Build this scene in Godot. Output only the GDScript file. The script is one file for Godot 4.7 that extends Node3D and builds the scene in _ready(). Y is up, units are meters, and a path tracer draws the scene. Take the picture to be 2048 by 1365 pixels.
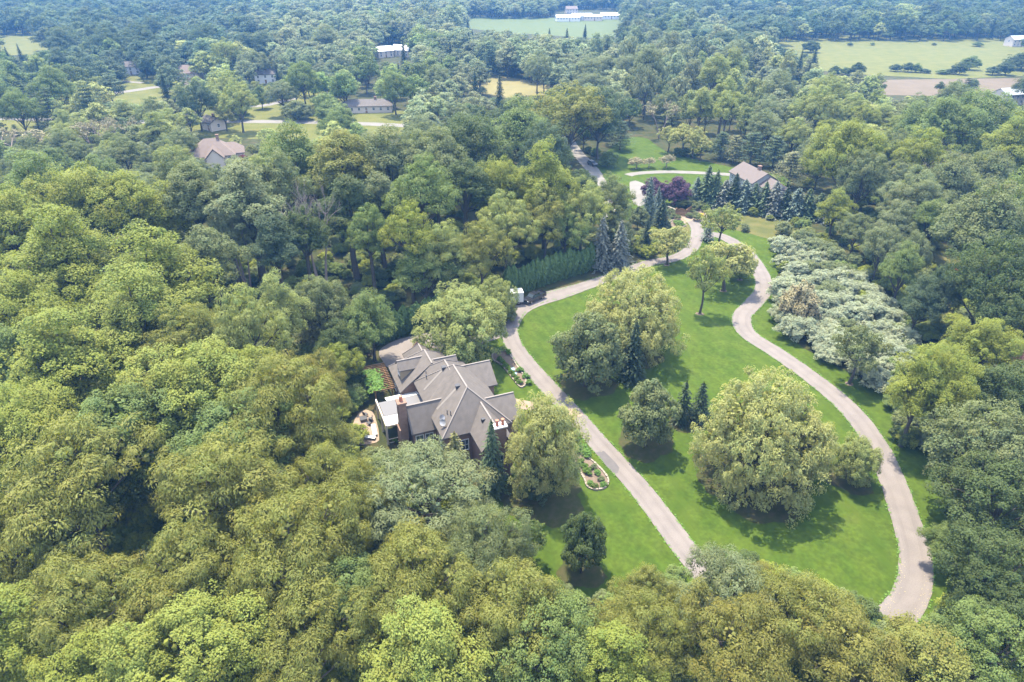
extends Node3D
# An estate seen from a drone: lawn and drives, a brick mansion with grey roofs, woods, and hazy farmland behind.

const EYE := 68.0          # height of the camera over the ground, metres
const TILT := 29.8         # degrees the camera looks down
const FOCAL := 1365.0      # focal length in pixels of the 2048-wide photograph

var rng := RandomNumberGenerator.new()
var names := {}
var M := {}                # materials
var leaf := {}             # leaf materials by colour
var kinds := {}            # tree kinds -> list of variants
var planted := []          # [Vector3 base, crown width]
var woods := []            # trees waiting for a label
var far_mass := {}

# ---------- places -------------------------------------------------------------------------------------------

func px(u: float, v: float, h := 0.0) -> Vector3:
	# the point at height h that lies behind a pixel of the photograph
	var a := deg_to_rad(TILT)
	var x := (u - 1024.0) / FOCAL
	var y := -(v - 682.5) / FOCAL
	var d := Vector3(x, y * cos(a) - sin(a), -cos(a) - y * sin(a))
	var t := (h - EYE) / d.y
	return Vector3(d.x * t, h, d.z * t)

func to_px(p: Vector3) -> Vector2:
	var a := deg_to_rad(TILT)
	var y := p.y - EYE
	var depth := -p.z * cos(a) - y * sin(a)
	var up := y * cos(a) - p.z * sin(a)
	return Vector2(1024.0 + FOCAL * p.x / depth, 682.5 - FOCAL * up / depth)

func depth_of(p: Vector3) -> float:
	var a := deg_to_rad(TILT)
	return -p.z * cos(a) - (p.y - EYE) * sin(a)

# ---------- mesh buffer ----------------------------------------------------------------------------------------

class Buf:
	var v := PackedVector3Array()
	var n := PackedVector3Array()
	var c := PackedColorArray()
	var i := PackedInt32Array()
	var tint := Color.WHITE
	func tri(a: Vector3, b: Vector3, d: Vector3, out: Vector3) -> void:
		var m := (d - a).cross(b - a)
		if m.length_squared() < 1e-12:
			return
		m = m.normalized()
		if m.dot(out) < 0.0:
			var t := b
			b = d
			d = t
			m = -m
		var k := v.size()
		v.append_array(PackedVector3Array([a, b, d]))
		n.append_array(PackedVector3Array([m, m, m]))
		c.append_array(PackedColorArray([tint, tint, tint]))
		i.append_array(PackedInt32Array([k, k + 1, k + 2]))
	func quad(a: Vector3, b: Vector3, d: Vector3, e: Vector3, out: Vector3) -> void:
		tri(a, b, d, out)
		tri(a, d, e, out)
	func box(lo: Vector3, hi: Vector3, t := Transform3D.IDENTITY) -> void:
		var p := []
		for k in 8:
			p.append(t * Vector3(hi.x if k & 1 else lo.x, hi.y if k & 2 else lo.y, hi.z if k & 4 else lo.z))
		for f in [[0, 1, 3, 2], [4, 5, 7, 6], [0, 1, 5, 4], [2, 3, 7, 6], [0, 2, 6, 4], [1, 3, 7, 5]]:
			var mid: Vector3 = (p[f[0]] + p[f[2]]) / 2.0
			quad(p[f[0]], p[f[1]], p[f[2]], p[f[3]], mid - (p[0] + p[7]) / 2.0)
	func bar(a: Vector3, b: Vector3, w: float, h := -1.0) -> void:
		# a square bar from a to b
		h = w if h < 0.0 else h
		var z := (b - a).normalized()
		var x := Vector3.UP.cross(z)
		x = x.normalized() if x.length() > 0.05 else Vector3.RIGHT
		var y := z.cross(x)
		box(Vector3(-w / 2, -h / 2, 0), Vector3(w / 2, h / 2, a.distance_to(b)), Transform3D(Basis(x, y, z), a))
	func tube(points: Array, radii: Array, sides := 6, cap := true) -> void:
		var rings := []
		for k in points.size():
			var dir: Vector3 = (points[mini(k + 1, points.size() - 1)] - points[maxi(k - 1, 0)]).normalized()
			var x := dir.cross(Vector3(0.31, 0.2, 0.93)).normalized()
			var y := dir.cross(x)
			var first := v.size()
			for s in sides:
				var q := TAU * s / sides
				var o := x * cos(q) + y * sin(q)
				v.append(points[k] + o * radii[k])
				n.append(o)
				c.append(tint)
			rings.append(first)
		for k in points.size() - 1:
			for s in sides:
				var s2 := (s + 1) % sides
				i.append_array(PackedInt32Array([rings[k] + s, rings[k + 1] + s, rings[k + 1] + s2, rings[k] + s, rings[k + 1] + s2, rings[k] + s2]))
		if cap:
			var last: int = points.size() - 1
			for s in range(1, sides - 1):
				tri(v[rings[last]], v[rings[last] + s], v[rings[last] + s + 1], points[last] - points[last - 1])
	func blade(p: Vector3, m: Vector3, t: Vector3, long: float, wide: float, bend: float, col: Color) -> void:
		# one leaf spray: a lozenge folded along its midrib, lying across m and running along t
		var b := m.cross(t)
		var k := v.size()
		v.append(p - t * long - m * bend)
		v.append(p + b * wide - m * bend * 0.6)
		v.append(p + t * long - m * bend)
		v.append(p - b * wide - m * bend * 0.6)
		n.append((m - t * 0.25).normalized())
		n.append((m + b * 0.35).normalized())
		n.append((m + t * 0.25).normalized())
		n.append((m - b * 0.35).normalized())
		for q in 4:
			c.append(col)
		i.append_array(PackedInt32Array([k, k + 1, k + 2, k, k + 2, k + 3]))
	func mesh(material: Material = null) -> ArrayMesh:
		var m := ArrayMesh.new()
		var a := []
		a.resize(Mesh.ARRAY_MAX)
		a[Mesh.ARRAY_VERTEX] = v
		a[Mesh.ARRAY_NORMAL] = n
		a[Mesh.ARRAY_COLOR] = c
		a[Mesh.ARRAY_INDEX] = i
		m.add_surface_from_arrays(Mesh.PRIMITIVE_TRIANGLES, a)
		if material:
			m.surface_set_material(0, material)
		return m

# ---------- objects ------------------------------------------------------------------------------------------

func numbered(called: String) -> String:
	names[called] = names.get(called, -1) + 1
	return called if names[called] == 0 else "%s_%03d" % [called, names[called]]

func thing(called: String, label: String, category: String, at := Vector3.ZERO, turn := 0.0, group := "") -> Node3D:
	var o := Node3D.new()
	o.name = numbered(called)
	add_child(o)
	o.position = at
	o.rotation.y = turn
	tag(o, label, category, group)
	return o

func tag(o: Node, label := "", category := "", group := "", kind := "") -> void:
	for pair in [["label", label], ["category", category], ["group", group], ["kind", kind]]:
		if pair[1] != "":
			o.set_meta(pair[0], pair[1])

func part(called: String, mesh: Mesh, material: Material, parent: Node = self, at := Vector3.ZERO) -> MeshInstance3D:
	var o := MeshInstance3D.new()
	o.name = called if parent != self else numbered(called)
	o.mesh = mesh
	if material:
		o.material_override = material
	o.position = at
	parent.add_child(o, true)
	return o

func structure(called: String, mesh: Mesh, material: Material, label: String) -> MeshInstance3D:
	var o := part(called, mesh, material)
	tag(o, label, "", "", "structure")
	return o

# ---------- materials ----------------------------------------------------------------------------------------

func lin(r: float, g: float, b: float) -> Color:
	return Color(r, g, b).linear_to_srgb()

func plain(r: float, g: float, b: float, rough := 0.8, metal := 0.0) -> StandardMaterial3D:
	var m := StandardMaterial3D.new()
	m.albedo_color = lin(r, g, b)
	m.roughness = rough
	m.metallic = metal
	m.metallic_specular = 0.35
	return m

func noise(kind: int, frequency: float, ramp: Array, octaves := 4, size := 512, seed_ := 1) -> NoiseTexture2D:
	var f := FastNoiseLite.new()
	f.noise_type = kind
	f.frequency = frequency
	f.fractal_octaves = octaves
	f.seed = seed_
	var t := NoiseTexture2D.new()
	t.width = size
	t.height = size
	t.seamless = true
	t.noise = f
	if ramp.size():
		var g := Gradient.new()
		var at := PackedFloat32Array()
		var cs := PackedColorArray()
		for k in ramp.size():
			at.append(float(k) / (ramp.size() - 1))
			cs.append(ramp[k])
		g.offsets = at
		g.colors = cs
		t.color_ramp = g
	return t

func ground_mat(ramp: Array, metres: float, fine: Array, fine_metres: float, seed_: int, bump := 0.0) -> StandardMaterial3D:
	# patches of colour at one scale, finer mottling multiplied over them at another
	var m := StandardMaterial3D.new()
	m.albedo_texture = noise(FastNoiseLite.TYPE_SIMPLEX_SMOOTH, 0.006, ramp, 5, 1024, seed_)
	m.uv1_triplanar = true
	m.uv1_world_triplanar = true
	m.uv1_scale = Vector3.ONE / metres
	m.detail_enabled = true
	m.detail_blend_mode = BaseMaterial3D.BLEND_MODE_MUL
	m.detail_uv_layer = BaseMaterial3D.DETAIL_UV_2
	m.detail_albedo = noise(FastNoiseLite.TYPE_SIMPLEX_SMOOTH, 0.02, fine, 5, 1024, seed_ + 7)
	m.uv2_triplanar = true
	m.uv2_world_triplanar = true
	m.uv2_scale = Vector3.ONE / fine_metres
	m.roughness = 0.9
	m.metallic_specular = 0.2
	return m

func mown() -> ImageTexture:
	# the mower's passes, side by side along the drive, and the mottling of the turf; 24 m to a tile
	var im := Image.create(768, 768, false, Image.FORMAT_RGB8)
	var f := FastNoiseLite.new()
	f.seed = 8
	f.frequency = 0.035
	f.fractal_octaves = 3
	var patch := FastNoiseLite.new()
	patch.seed = 18
	patch.frequency = 0.012
	for y in 768:
		for x in 768:
			var edge := minf(minf(x, 767 - x), minf(y, 767 - y)) / 40.0
			var even := clampf(edge, 0.0, 1.0)
			var g := 0.88 + (0.10 * f.get_noise_2d(x, y) + 0.07 * patch.get_noise_2d(x, y)) * even
			g += 0.014 * signf(sin(TAU * (10.0 * x - 4.0 * y) / 768.0)) + 0.04 * f.get_noise_2d(x * 6.0, y * 6.0)
			im.set_pixel(x, y, Color(g, g * 1.01, g * 0.96))
	return ImageTexture.create_from_image(im)

func leaf_mat(called: String, r: float, g: float, b: float, through := 0.95) -> void:
	var m := StandardMaterial3D.new()
	m.albedo_color = lin(r, g, b)
	m.vertex_color_use_as_albedo = true
	m.roughness = 0.55
	m.metallic_specular = 0.25
	m.backlight_enabled = true
	m.backlight = lin(through, through, through * 0.55)
	leaf[called] = m

func make_materials() -> void:
	leaf_mat("yellow_green", 0.162, 0.186, 0.034)
	leaf_mat("lime", 0.172, 0.198, 0.042)
	leaf_mat("olive", 0.154, 0.162, 0.040)
	leaf_mat("gold", 0.150, 0.146, 0.036)
	leaf_mat("sage", 0.138, 0.162, 0.078)
	leaf_mat("grey_green", 0.122, 0.144, 0.060)
	leaf_mat("mid_green", 0.112, 0.150, 0.044)
	leaf_mat("dark_green", 0.064, 0.088, 0.029)
	leaf_mat("blue_green", 0.066, 0.094, 0.048)
	leaf_mat("feather", 0.232, 0.240, 0.086)
	leaf_mat("feather_green", 0.186, 0.212, 0.068)
	leaf_mat("silver", 0.245, 0.272, 0.185)
	leaf_mat("spruce_blue", 0.066, 0.088, 0.066, 0.15)
	leaf_mat("spruce_dark", 0.020, 0.032, 0.014, 0.15)
	leaf_mat("spruce_olive", 0.090, 0.088, 0.030, 0.2)
	leaf_mat("spruce_grey", 0.085, 0.092, 0.074, 0.15)
	leaf_mat("pine_green", 0.046, 0.068, 0.030, 0.2)
	leaf_mat("pine_yellow", 0.110, 0.114, 0.050, 0.2)
	leaf_mat("hedge_green", 0.042, 0.072, 0.021, 0.2)
	leaf_mat("box_green", 0.060, 0.105, 0.014, 0.3)
	leaf_mat("bright_green", 0.075, 0.140, 0.026, 0.4)
	leaf_mat("purple", 0.062, 0.030, 0.055, 0.3)
	leaf_mat("red", 0.080, 0.012, 0.020, 0.3)
	leaf_mat("buff", 0.185, 0.165, 0.095, 0.3)
	leaf_mat("white_bloom", 0.400, 0.400, 0.340, 0.3)
	leaf_mat("yellow_bloom", 0.400, 0.300, 0.030, 0.3)
	M.bark = ground_mat([lin(0.056, 0.048, 0.039), lin(0.095, 0.084, 0.070)], 2.0, [Color(0.7, 0.7, 0.7), Color.WHITE], 0.5, 31)
	M.pale_bark = plain(0.186, 0.161, 0.143, 0.9)
	M.dead_bark = plain(0.149, 0.118, 0.105, 0.9)
	M.lawn = ground_mat([lin(0.027, 0.050, 0.005), lin(0.035, 0.060, 0.006), lin(0.041, 0.065, 0.007), lin(0.046, 0.070, 0.008), lin(0.056, 0.074, 0.012)], 38.0, [Color(0.5, 0.56, 0.48), Color.WHITE], 24.0, 3)
	M.lawn.detail_albedo = mown()
	M.rough_grass = ground_mat([lin(0.056, 0.064, 0.020), lin(0.084, 0.084, 0.028), lin(0.112, 0.095, 0.042)], 40.0, [Color(0.6, 0.62, 0.58), Color(0.85, 0.86, 0.82), Color(1, 1, 1)], 4.0, 5)
	M.floor = ground_mat([lin(0.020, 0.025, 0.010), lin(0.039, 0.045, 0.017), lin(0.067, 0.048, 0.028)], 30.0, [Color(0.55, 0.55, 0.5), Color(0.85, 0.85, 0.8), Color(1, 1, 1)], 4.0, 9)
	M.asphalt = ground_mat([lin(0.110, 0.098, 0.095), lin(0.124, 0.110, 0.106), lin(0.136, 0.121, 0.116)], 22.0, [Color(0.87, 0.87, 0.87), Color(0.96, 0.96, 0.96), Color(1, 1, 1)], 3.5, 12)
	M.asphalt.vertex_color_use_as_albedo = true
	M.fresh_asphalt = ground_mat([lin(0.078, 0.073, 0.075), lin(0.092, 0.086, 0.088)], 8.0, [Color(0.85, 0.85, 0.85), Color(1, 1, 1)], 1.5, 14)
	M.road = ground_mat([lin(0.125, 0.118, 0.112), lin(0.155, 0.146, 0.138)], 30.0, [Color(0.85, 0.85, 0.85), Color(1, 1, 1)], 3.0, 15)
	M.paving = ground_mat([lin(0.190, 0.140, 0.106), lin(0.235, 0.185, 0.146)], 6.0, [Color(0.75, 0.75, 0.75), Color(1, 1, 1)], 1.2, 16)
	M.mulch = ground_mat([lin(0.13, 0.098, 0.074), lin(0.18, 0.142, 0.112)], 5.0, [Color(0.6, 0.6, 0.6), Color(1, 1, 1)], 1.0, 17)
	M.stone = ground_mat([lin(0.202, 0.174, 0.140), lin(0.258, 0.230, 0.190)], 3.0, [Color(0.7, 0.7, 0.7), Color(1, 1, 1)], 0.8, 18)
	M.shingle = ground_mat([lin(0.082, 0.073, 0.068), lin(0.104, 0.093, 0.087), lin(0.126, 0.111, 0.103)], 8.0, [Color(0.66, 0.66, 0.66), Color(0.9, 0.9, 0.9), Color(1, 1, 1)], 1.1, 19)
	M.ridge_tile = plain(0.122, 0.108, 0.101, 0.85)
	M.streak = ground_mat([lin(0.128, 0.116, 0.109), lin(0.145, 0.131, 0.122)], 3.0, [Color(0.85, 0.85, 0.85), Color(1, 1, 1)], 0.8, 20)
	M.brick = ground_mat([lin(0.175, 0.112, 0.086), lin(0.215, 0.145, 0.115)], 4.0, [Color(0.72, 0.72, 0.72), Color(1, 1, 1)], 0.5, 21)
	M.clay = plain(0.260, 0.099, 0.062, 0.8)
	M.stucco = ground_mat([lin(0.224, 0.179, 0.123), lin(0.258, 0.213, 0.151)], 5.0, [Color(0.85, 0.85, 0.85), Color(1, 1, 1)], 0.9, 22)
	M.white = plain(0.40, 0.40, 0.39, 0.6)
	M.cream = plain(0.341, 0.298, 0.248, 0.7)
	M.membrane = plain(0.088, 0.086, 0.092, 0.8)
	M.metal_dark = plain(0.030, 0.030, 0.035, 0.5)
	M.metal = plain(0.217, 0.217, 0.229, 0.45, 0.4)
	M.wood = ground_mat([lin(0.168, 0.095, 0.050), lin(0.224, 0.140, 0.078)], 2.0, [Color(0.75, 0.75, 0.75), Color(1, 1, 1)], 0.5, 23)
	M.glass = plain(0.030, 0.040, 0.050, 0.08)
	M.glass.metallic_specular = 0.6
	M.siding = plain(0.19, 0.20, 0.205, 0.7)
	M.taupe_roof = ground_mat([lin(0.105, 0.088, 0.084), lin(0.122, 0.103, 0.098)], 8.0, [Color(0.8, 0.8, 0.8), Color(1, 1, 1)], 1.5, 24)
	M.brown_roof = ground_mat([lin(0.118, 0.092, 0.081), lin(0.140, 0.112, 0.098)], 8.0, [Color(0.85, 0.85, 0.85), Color(1, 1, 1)], 1.5, 25)
	M.black_paint = plain(0.010, 0.010, 0.013, 0.25)
	M.black_paint.clearcoat_enabled = true
	M.black_paint.clearcoat = 1.0
	M.black_paint.clearcoat_roughness = 0.05
	M.dark_blue_paint = plain(0.020, 0.025, 0.035, 0.25)
	M.dark_blue_paint.clearcoat_enabled = true
	M.rubber = plain(0.015, 0.015, 0.015, 0.9)
	M.chrome = plain(0.372, 0.372, 0.384, 0.2, 1.0)
	M.red_paint = plain(0.260, 0.037, 0.022, 0.45)
	M.sky_blue = plain(0.186, 0.341, 0.434, 0.5)
	M.pasture = ground_mat([lin(0.066, 0.074, 0.020), lin(0.086, 0.090, 0.024), lin(0.105, 0.100, 0.032)], 70.0, [Color(0.7, 0.72, 0.66), Color(0.9, 0.9, 0.86), Color(1, 1, 1)], 14.0, 26)
	M.crop = ground_mat([lin(0.058, 0.078, 0.028), lin(0.072, 0.088, 0.032)], 90.0, [Color(0.8, 0.8, 0.8), Color(1, 1, 1)], 14.0, 27)
	M.hay = ground_mat([lin(0.12, 0.108, 0.044), lin(0.15, 0.128, 0.052)], 60.0, [Color(0.8, 0.8, 0.8), Color(1, 1, 1)], 6.0, 28)
	M.soil = ground_mat([lin(0.088, 0.070, 0.048), lin(0.108, 0.084, 0.058)], 80.0, [Color(0.8, 0.8, 0.8), Color(1, 1, 1)], 9.0, 29)
	M.green_brown = ground_mat([lin(0.030, 0.040, 0.010), lin(0.042, 0.044, 0.016), lin(0.062, 0.050, 0.028)], 7.0, [Color(0.6, 0.6, 0.6), Color(0.9, 0.9, 0.9), Color(1, 1, 1)], 1.6, 33)  # mottled dull green to brown, for the patches under the lawn trees
	M.road.vertex_color_use_as_albedo = true
	M.van_white = plain(0.36, 0.365, 0.37, 0.5)

# ---------- trees -------------------------------------------------------------------------------------------

func shade_of(amount := 0.16) -> Color:
	# leaves and sprays differ a little from one another
	var f := 1.0 + rng.randf_range(-amount, amount)
	var w := rng.randf_range(-amount, amount) * 0.5
	return Color(f * (1.0 + w), f, f * (1.0 - w))

func any_dir(low := -1.0) -> Vector3:
	var y := rng.randf_range(low, 1.0)
	var a := rng.randf() * TAU
	var r := sqrt(maxf(0.0, 1.0 - y * y))
	return Vector3(cos(a) * r, y, sin(a) * r)

func clump(b: Buf, c: Vector3, out: Vector3, r: float, flat: float, count: int, long: float, wide: float, style: int, tone := Color.WHITE, low := -0.45) -> void:
	# a tuft of leaves. style 0: leaves lie every way; 1: they hang down from its top like a mop; 2: they stand outwards
	var tint := tone * shade_of(0.17)
	for k in count:
		var d := any_dir(low)
		var p := c + Vector3(d.x, d.y * flat, d.z) * r * (0.50 + 0.58 * sqrt(rng.randf()))
		var m: Vector3
		var t: Vector3
		if style == 1:
			m = (d + out * 0.25 + Vector3(0, 0.25, 0) + any_dir() * 0.38).normalized()
			t = Vector3.DOWN + d * 0.8 + any_dir() * 0.55
		elif style == 2:
			m = (d * 0.35 + out * 0.25 + Vector3(0, 0.55, 0) + any_dir() * 0.5).normalized()
			t = d + Vector3(0, 0.3, 0) + any_dir() * 0.5
		else:
			m = (d * 0.6 + out * 0.3 + Vector3(0, 0.4, 0) + any_dir() * 0.5).normalized()
			t = any_dir()
		t = t - m * t.dot(m)
		t = t.normalized() if t.length() > 0.05 else m.cross(Vector3(0.6, 0.1, 0.7)).normalized()
		var s := rng.randf_range(0.65, 1.35)
		b.blade(p, m, t, long * s, wide * s, long * s * 0.25, tint * shade_of(0.15))

func broad(seed_: int, h: float, w: float, base: float, lobes: int, lobe_r: float, clumps: int, leaves: int, clump_r: float, long: float, wide: float, flat := 0.8, style := 0, top := 0.0, skirt := 0.0) -> Dictionary:
	# a broadleaved tree: a trunk, limbs that each carry a dome, and tufts of leaves over every dome
	rng.seed = seed_
	var b := Buf.new()
	var t := Buf.new()
	var r := w / 2.0
	var mid := base * h + (h - base * h) * (0.46 - 0.06 * skirt)
	var half := (h - base * h) / 2.0
	var domes := []
	for k in lobes:
		var d: Vector3
		if k == 0:
			d = Vector3(0, 0.62 + top * 0.2, 0)
		else:
			var a := k * 2.39996 + rng.randf_range(-0.5, 0.5)
			var y := 1.0 - (1.5 + 0.28 * skirt) * (k - 0.4) / (lobes - 1.0)
			var q := sqrt(maxf(0.05 + 0.6 * skirt * float(y < 0.0), 1.0 - y * y)) * (1.0 - top * maxf(y, 0.0) * 0.6)
			d = Vector3(cos(a) * q, y * 0.78, sin(a) * q) * rng.randf_range(0.55, 0.84)
		var c := Vector3(d.x * r, mid + d.y * half, d.z * r)
		domes.append([c, lobe_r * r * rng.randf_range(0.7, 1.3), shade_of(0.1)])
	var placed := 0
	var tries := 0
	while placed < clumps and tries < clumps * 8:
		tries += 1
		var which: Array = domes[rng.randi() % domes.size()]
		var d := any_dir(-0.55)
		var c: Vector3 = which[0] + Vector3(d.x, d.y * 0.9, d.z) * which[1] * rng.randf_range(0.75, 1.12)
		var inside := false
		for o in domes:
			if o != which and c.distance_to(o[0]) < o[1] * 0.72:
				inside = true
		if inside and rng.randf() < 0.85:
			continue
		placed += 1
		clump(b, c, d, clump_r * rng.randf_range(0.65, 1.35), flat, leaves, long, wide, style, which[2])
	# sparser leaves farther in
	for o in domes:
		for k in 40:
			var d := any_dir(-0.6)
			var m := (d + any_dir() * 0.5).normalized()
			var tt := m.cross(any_dir() + Vector3(0.01, 0.02, 0.03)).normalized()
			b.blade(o[0] + d * o[1] * rng.randf_range(0.3, 0.62), m, tt, 0.28, 0.2, 0.06, o[2] * shade_of(0.2))
	var tr := 0.022 * h
	var fork := Vector3(rng.randf_range(-0.3, 0.3), maxf(base * h * 1.1, h * 0.12), rng.randf_range(-0.3, 0.3))
	t.tube([Vector3(0, -0.3, 0), Vector3(0, 0.5, 0), fork * 0.6 + Vector3(0, 0, 0.1), fork], [tr * 1.5, tr * 1.05, tr * 0.9, tr * 0.8], 7, false)
	t.tube([fork, fork.lerp(domes[0][0], 0.5) + Vector3(0.2, 0, -0.2), domes[0][0]], [tr * 0.8, tr * 0.5, tr * 0.15], 6, false)
	for k in range(1, domes.size()):
		var e: Vector3 = domes[k][0]
		var s := fork.lerp(domes[0][0], rng.randf_range(0.0, 0.45))
		t.tube([s, s.lerp(e, 0.5) + Vector3(0, -0.06 * h * 0.3, 0), e, e + (e - s).normalized() * domes[k][1] * 0.6], [tr * 0.45, tr * 0.3, tr * 0.16, tr * 0.05], 5, false)
		for q in 3:
			var g: Vector3 = e + any_dir(-0.2) * domes[k][1] * (1.35 if q == 0 and k % 3 == 1 else 0.85)
			t.tube([e.lerp(s, 0.15), e.lerp(g, 0.5) + any_dir() * 0.15, g], [tr * 0.14, tr * 0.09, tr * 0.03], 3, false)
	return {"crown": b.mesh(), "trunk": t.mesh(), "h": h, "w": w}

func spruce(seed_: int, h: float, w: float, tiers: int, arms: int, sprays: int, long: float, wide: float, hang := 0.35, low := 0.06) -> Dictionary:
	rng.seed = seed_
	var b := Buf.new()
	var t := Buf.new()
	t.tube([Vector3(0, -0.3, 0), Vector3(0, h * 0.5, 0), Vector3(0, h * 0.97, 0)], [h * 0.016, h * 0.010, 0.02], 6, false)
	for k in tiers:
		var f := (k + 0.5) / tiers
		var y := h * (low + (0.97 - low) * f)
		var reach := w / 2.0 * pow(1.0 - f, 0.72) + 0.10
		var turn := rng.randf() * TAU
		var n_arms := maxi(5, int(arms * (1.0 - f * 0.5)))
		for a in n_arms:
			var q := turn + TAU * a / n_arms + rng.randf_range(-0.2, 0.2)
			var dir := Vector3(cos(q), 0, sin(q))
			var side := Vector3(-sin(q), 0, cos(q))
			var l := reach * rng.randf_range(0.55, 1.15)
			var tint := shade_of(0.15)
			var n_s := maxi(3, int(sprays * (1.0 - f * 0.55)))
			for s in n_s:
				var g := (s + rng.randf()) / n_s
				g = 0.25 + 0.75 * g
				var p := Vector3(0, y, 0) + dir * l * g + Vector3(0, -hang * l * g * g + 0.10 * l * g, 0) + side * rng.randf_range(-0.22, 0.22) * l * (1.1 - g * 0.7)
				var m := (Vector3(0, 0.8, 0) + dir * 0.5 + any_dir() * 0.45).normalized()
				var tt := (dir + side * rng.randf_range(-0.7, 0.7) - Vector3(0, hang, 0))
				tt = (tt - m * tt.dot(m)).normalized()
				var z := rng.randf_range(0.75, 1.25)
				b.blade(p, m, tt, long * z, wide * z, long * 0.25, tint * shade_of(0.13))
	for k in 10:
		b.blade(Vector3(rng.randf_range(-0.1, 0.1), h * rng.randf_range(0.93, 1.0), rng.randf_range(-0.1, 0.1)), any_dir(0.0), Vector3.UP, long, wide * 0.5, 0.02, shade_of())
	return {"crown": b.mesh(), "trunk": t.mesh(), "h": h, "w": w}

func pine(seed_: int, h: float, w: float) -> Dictionary:
	# a white pine: separate whorls of level boughs with soft tufts
	rng.seed = seed_
	var b := Buf.new()
	var t := Buf.new()
	t.tube([Vector3(0, -0.3, 0), Vector3(0.1, h * 0.5, 0), Vector3(0, h * 0.98, 0)], [h * 0.018, h * 0.011, 0.03], 6, false)
	var whorls := 11
	for k in whorls:
		var f := (k + 0.3) / whorls
		var y := h * (0.14 + 0.84 * f)
		var reach := w / 2.0 * (pow(1.0 - f, 0.7) * 0.9 + 0.12)
		var turn := rng.randf() * TAU
		for a in 6:
			var q := turn + TAU * a / 6.0 + rng.randf_range(-0.3, 0.3)
			var dir := Vector3(cos(q), 0.12, sin(q))
			var l := reach * rng.randf_range(0.6, 1.15)
			t.tube([Vector3(0, y, 0), Vector3(0, y, 0) + dir * l], [0.07, 0.02], 4, false)
			for s in 3:
				var g := 0.42 + 0.29 * s
				clump(b, Vector3(0, y + 0.1, 0) + dir * l * g, Vector3.UP, 0.26 * l + 0.25, 0.45, 22, 0.30, 0.10, 0, Color.WHITE, -0.3)
	return {"crown": b.mesh(), "trunk": t.mesh(), "h": h, "w": w}

func column(seed_: int, h: float, w: float) -> Dictionary:
	# an arborvitae: a dense spire of upright sprays
	rng.seed = seed_
	var b := Buf.new()
	var t := Buf.new()
	t.tube([Vector3(0, -0.2, 0), Vector3(0, h * 0.8, 0)], [0.12, 0.03], 5, false)
	for k in 2100:
		var f := pow(rng.randf(), 0.8)
		var q := rng.randf() * TAU
		var rr := w / 2.0 * (sin(minf(f * 1.2 + 0.32, 1.0) * PI / 2.0) if f < 0.55 else pow((1.0 - f) / 0.45, 0.62)) * (1.0 + 0.13 * sin(q * 5.0 + f * 9.0 + seed_))
		var d := Vector3(cos(q), 0, sin(q))
		var m := (d + Vector3(0, 0.35, 0) + any_dir() * 0.45).normalized()
		var tt := Vector3.UP + any_dir() * 0.3
		tt = (tt - m * tt.dot(m)).normalized()
		b.blade(Vector3(0, 0.1 + f * (h - 0.1), 0) + d * rr * rng.randf_range(0.8, 1.04), m, tt, 0.30 * rng.randf_range(0.7, 1.3), 0.12, 0.04, shade_of(0.22))
	return {"crown": b.mesh(), "trunk": t.mesh(), "h": h, "w": w}

func bough(t: Buf, p: Vector3, d: Vector3, l: float, r: float, level: int, tips: Array) -> void:
	var mid := p + d * l * 0.5 + any_dir() * l * 0.06
	var e := p + d * l + any_dir() * l * 0.08
	t.tube([p, mid, e], [r, r * 0.8, r * 0.6], 4 if level < 3 else 3, false)
	if level == 0:
		tips.append(e)
		return
	var n := 3 if level > 1 else 4
	for k in n:
		var nd := (d + any_dir(-0.2) * 0.75 + Vector3(0, 0.12, 0)).normalized()
		bough(t, mid.lerp(e, 0.3 + 0.7 * float(k + 1) / n), nd, l * rng.randf_range(0.55, 0.8), r * 0.52, level - 1, tips)

func bare(seed_: int, h: float, trunks: int, twigs := 0) -> Dictionary:
	# a leafless tree: forking trunks; twigs > 0 hangs thin dry sprays on the tips
	rng.seed = seed_
	var b := Buf.new()
	var t := Buf.new()
	var tips := []
	for k in trunks:
		var a := TAU * k / trunks + rng.randf()
		var lean := Vector3(cos(a), 0, sin(a)) * (0.08 if trunks == 1 else 0.22)
		var d := (Vector3.UP + lean).normalized()
		var p := Vector3(cos(a), 0, sin(a)) * 0.3 * (trunks - 1)
		t.tube([p - Vector3(0, 0.2, 0), p + d * h * 0.3], [h * 0.018, h * 0.014], 6, false)
		bough(t, p + d * h * 0.3, d, h * 0.26, h * 0.012, 4, tips)
	for e in tips:
		for q in twigs:
			var m := any_dir(-0.2)
			var tt := m.cross(any_dir() + Vector3(0.02, 0.01, 0)).normalized()
			b.blade(e + any_dir() * 0.35, m, tt, 0.28, 0.07, 0.05, shade_of(0.2))
	if b.v.is_empty():
		b.blade(Vector3(0, h * 0.7, 0), Vector3.UP, Vector3.RIGHT, 0.05, 0.02, 0.0, Color.WHITE)
	return {"crown": b.mesh(), "trunk": t.mesh(), "h": h, "w": h * 0.6}

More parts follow.
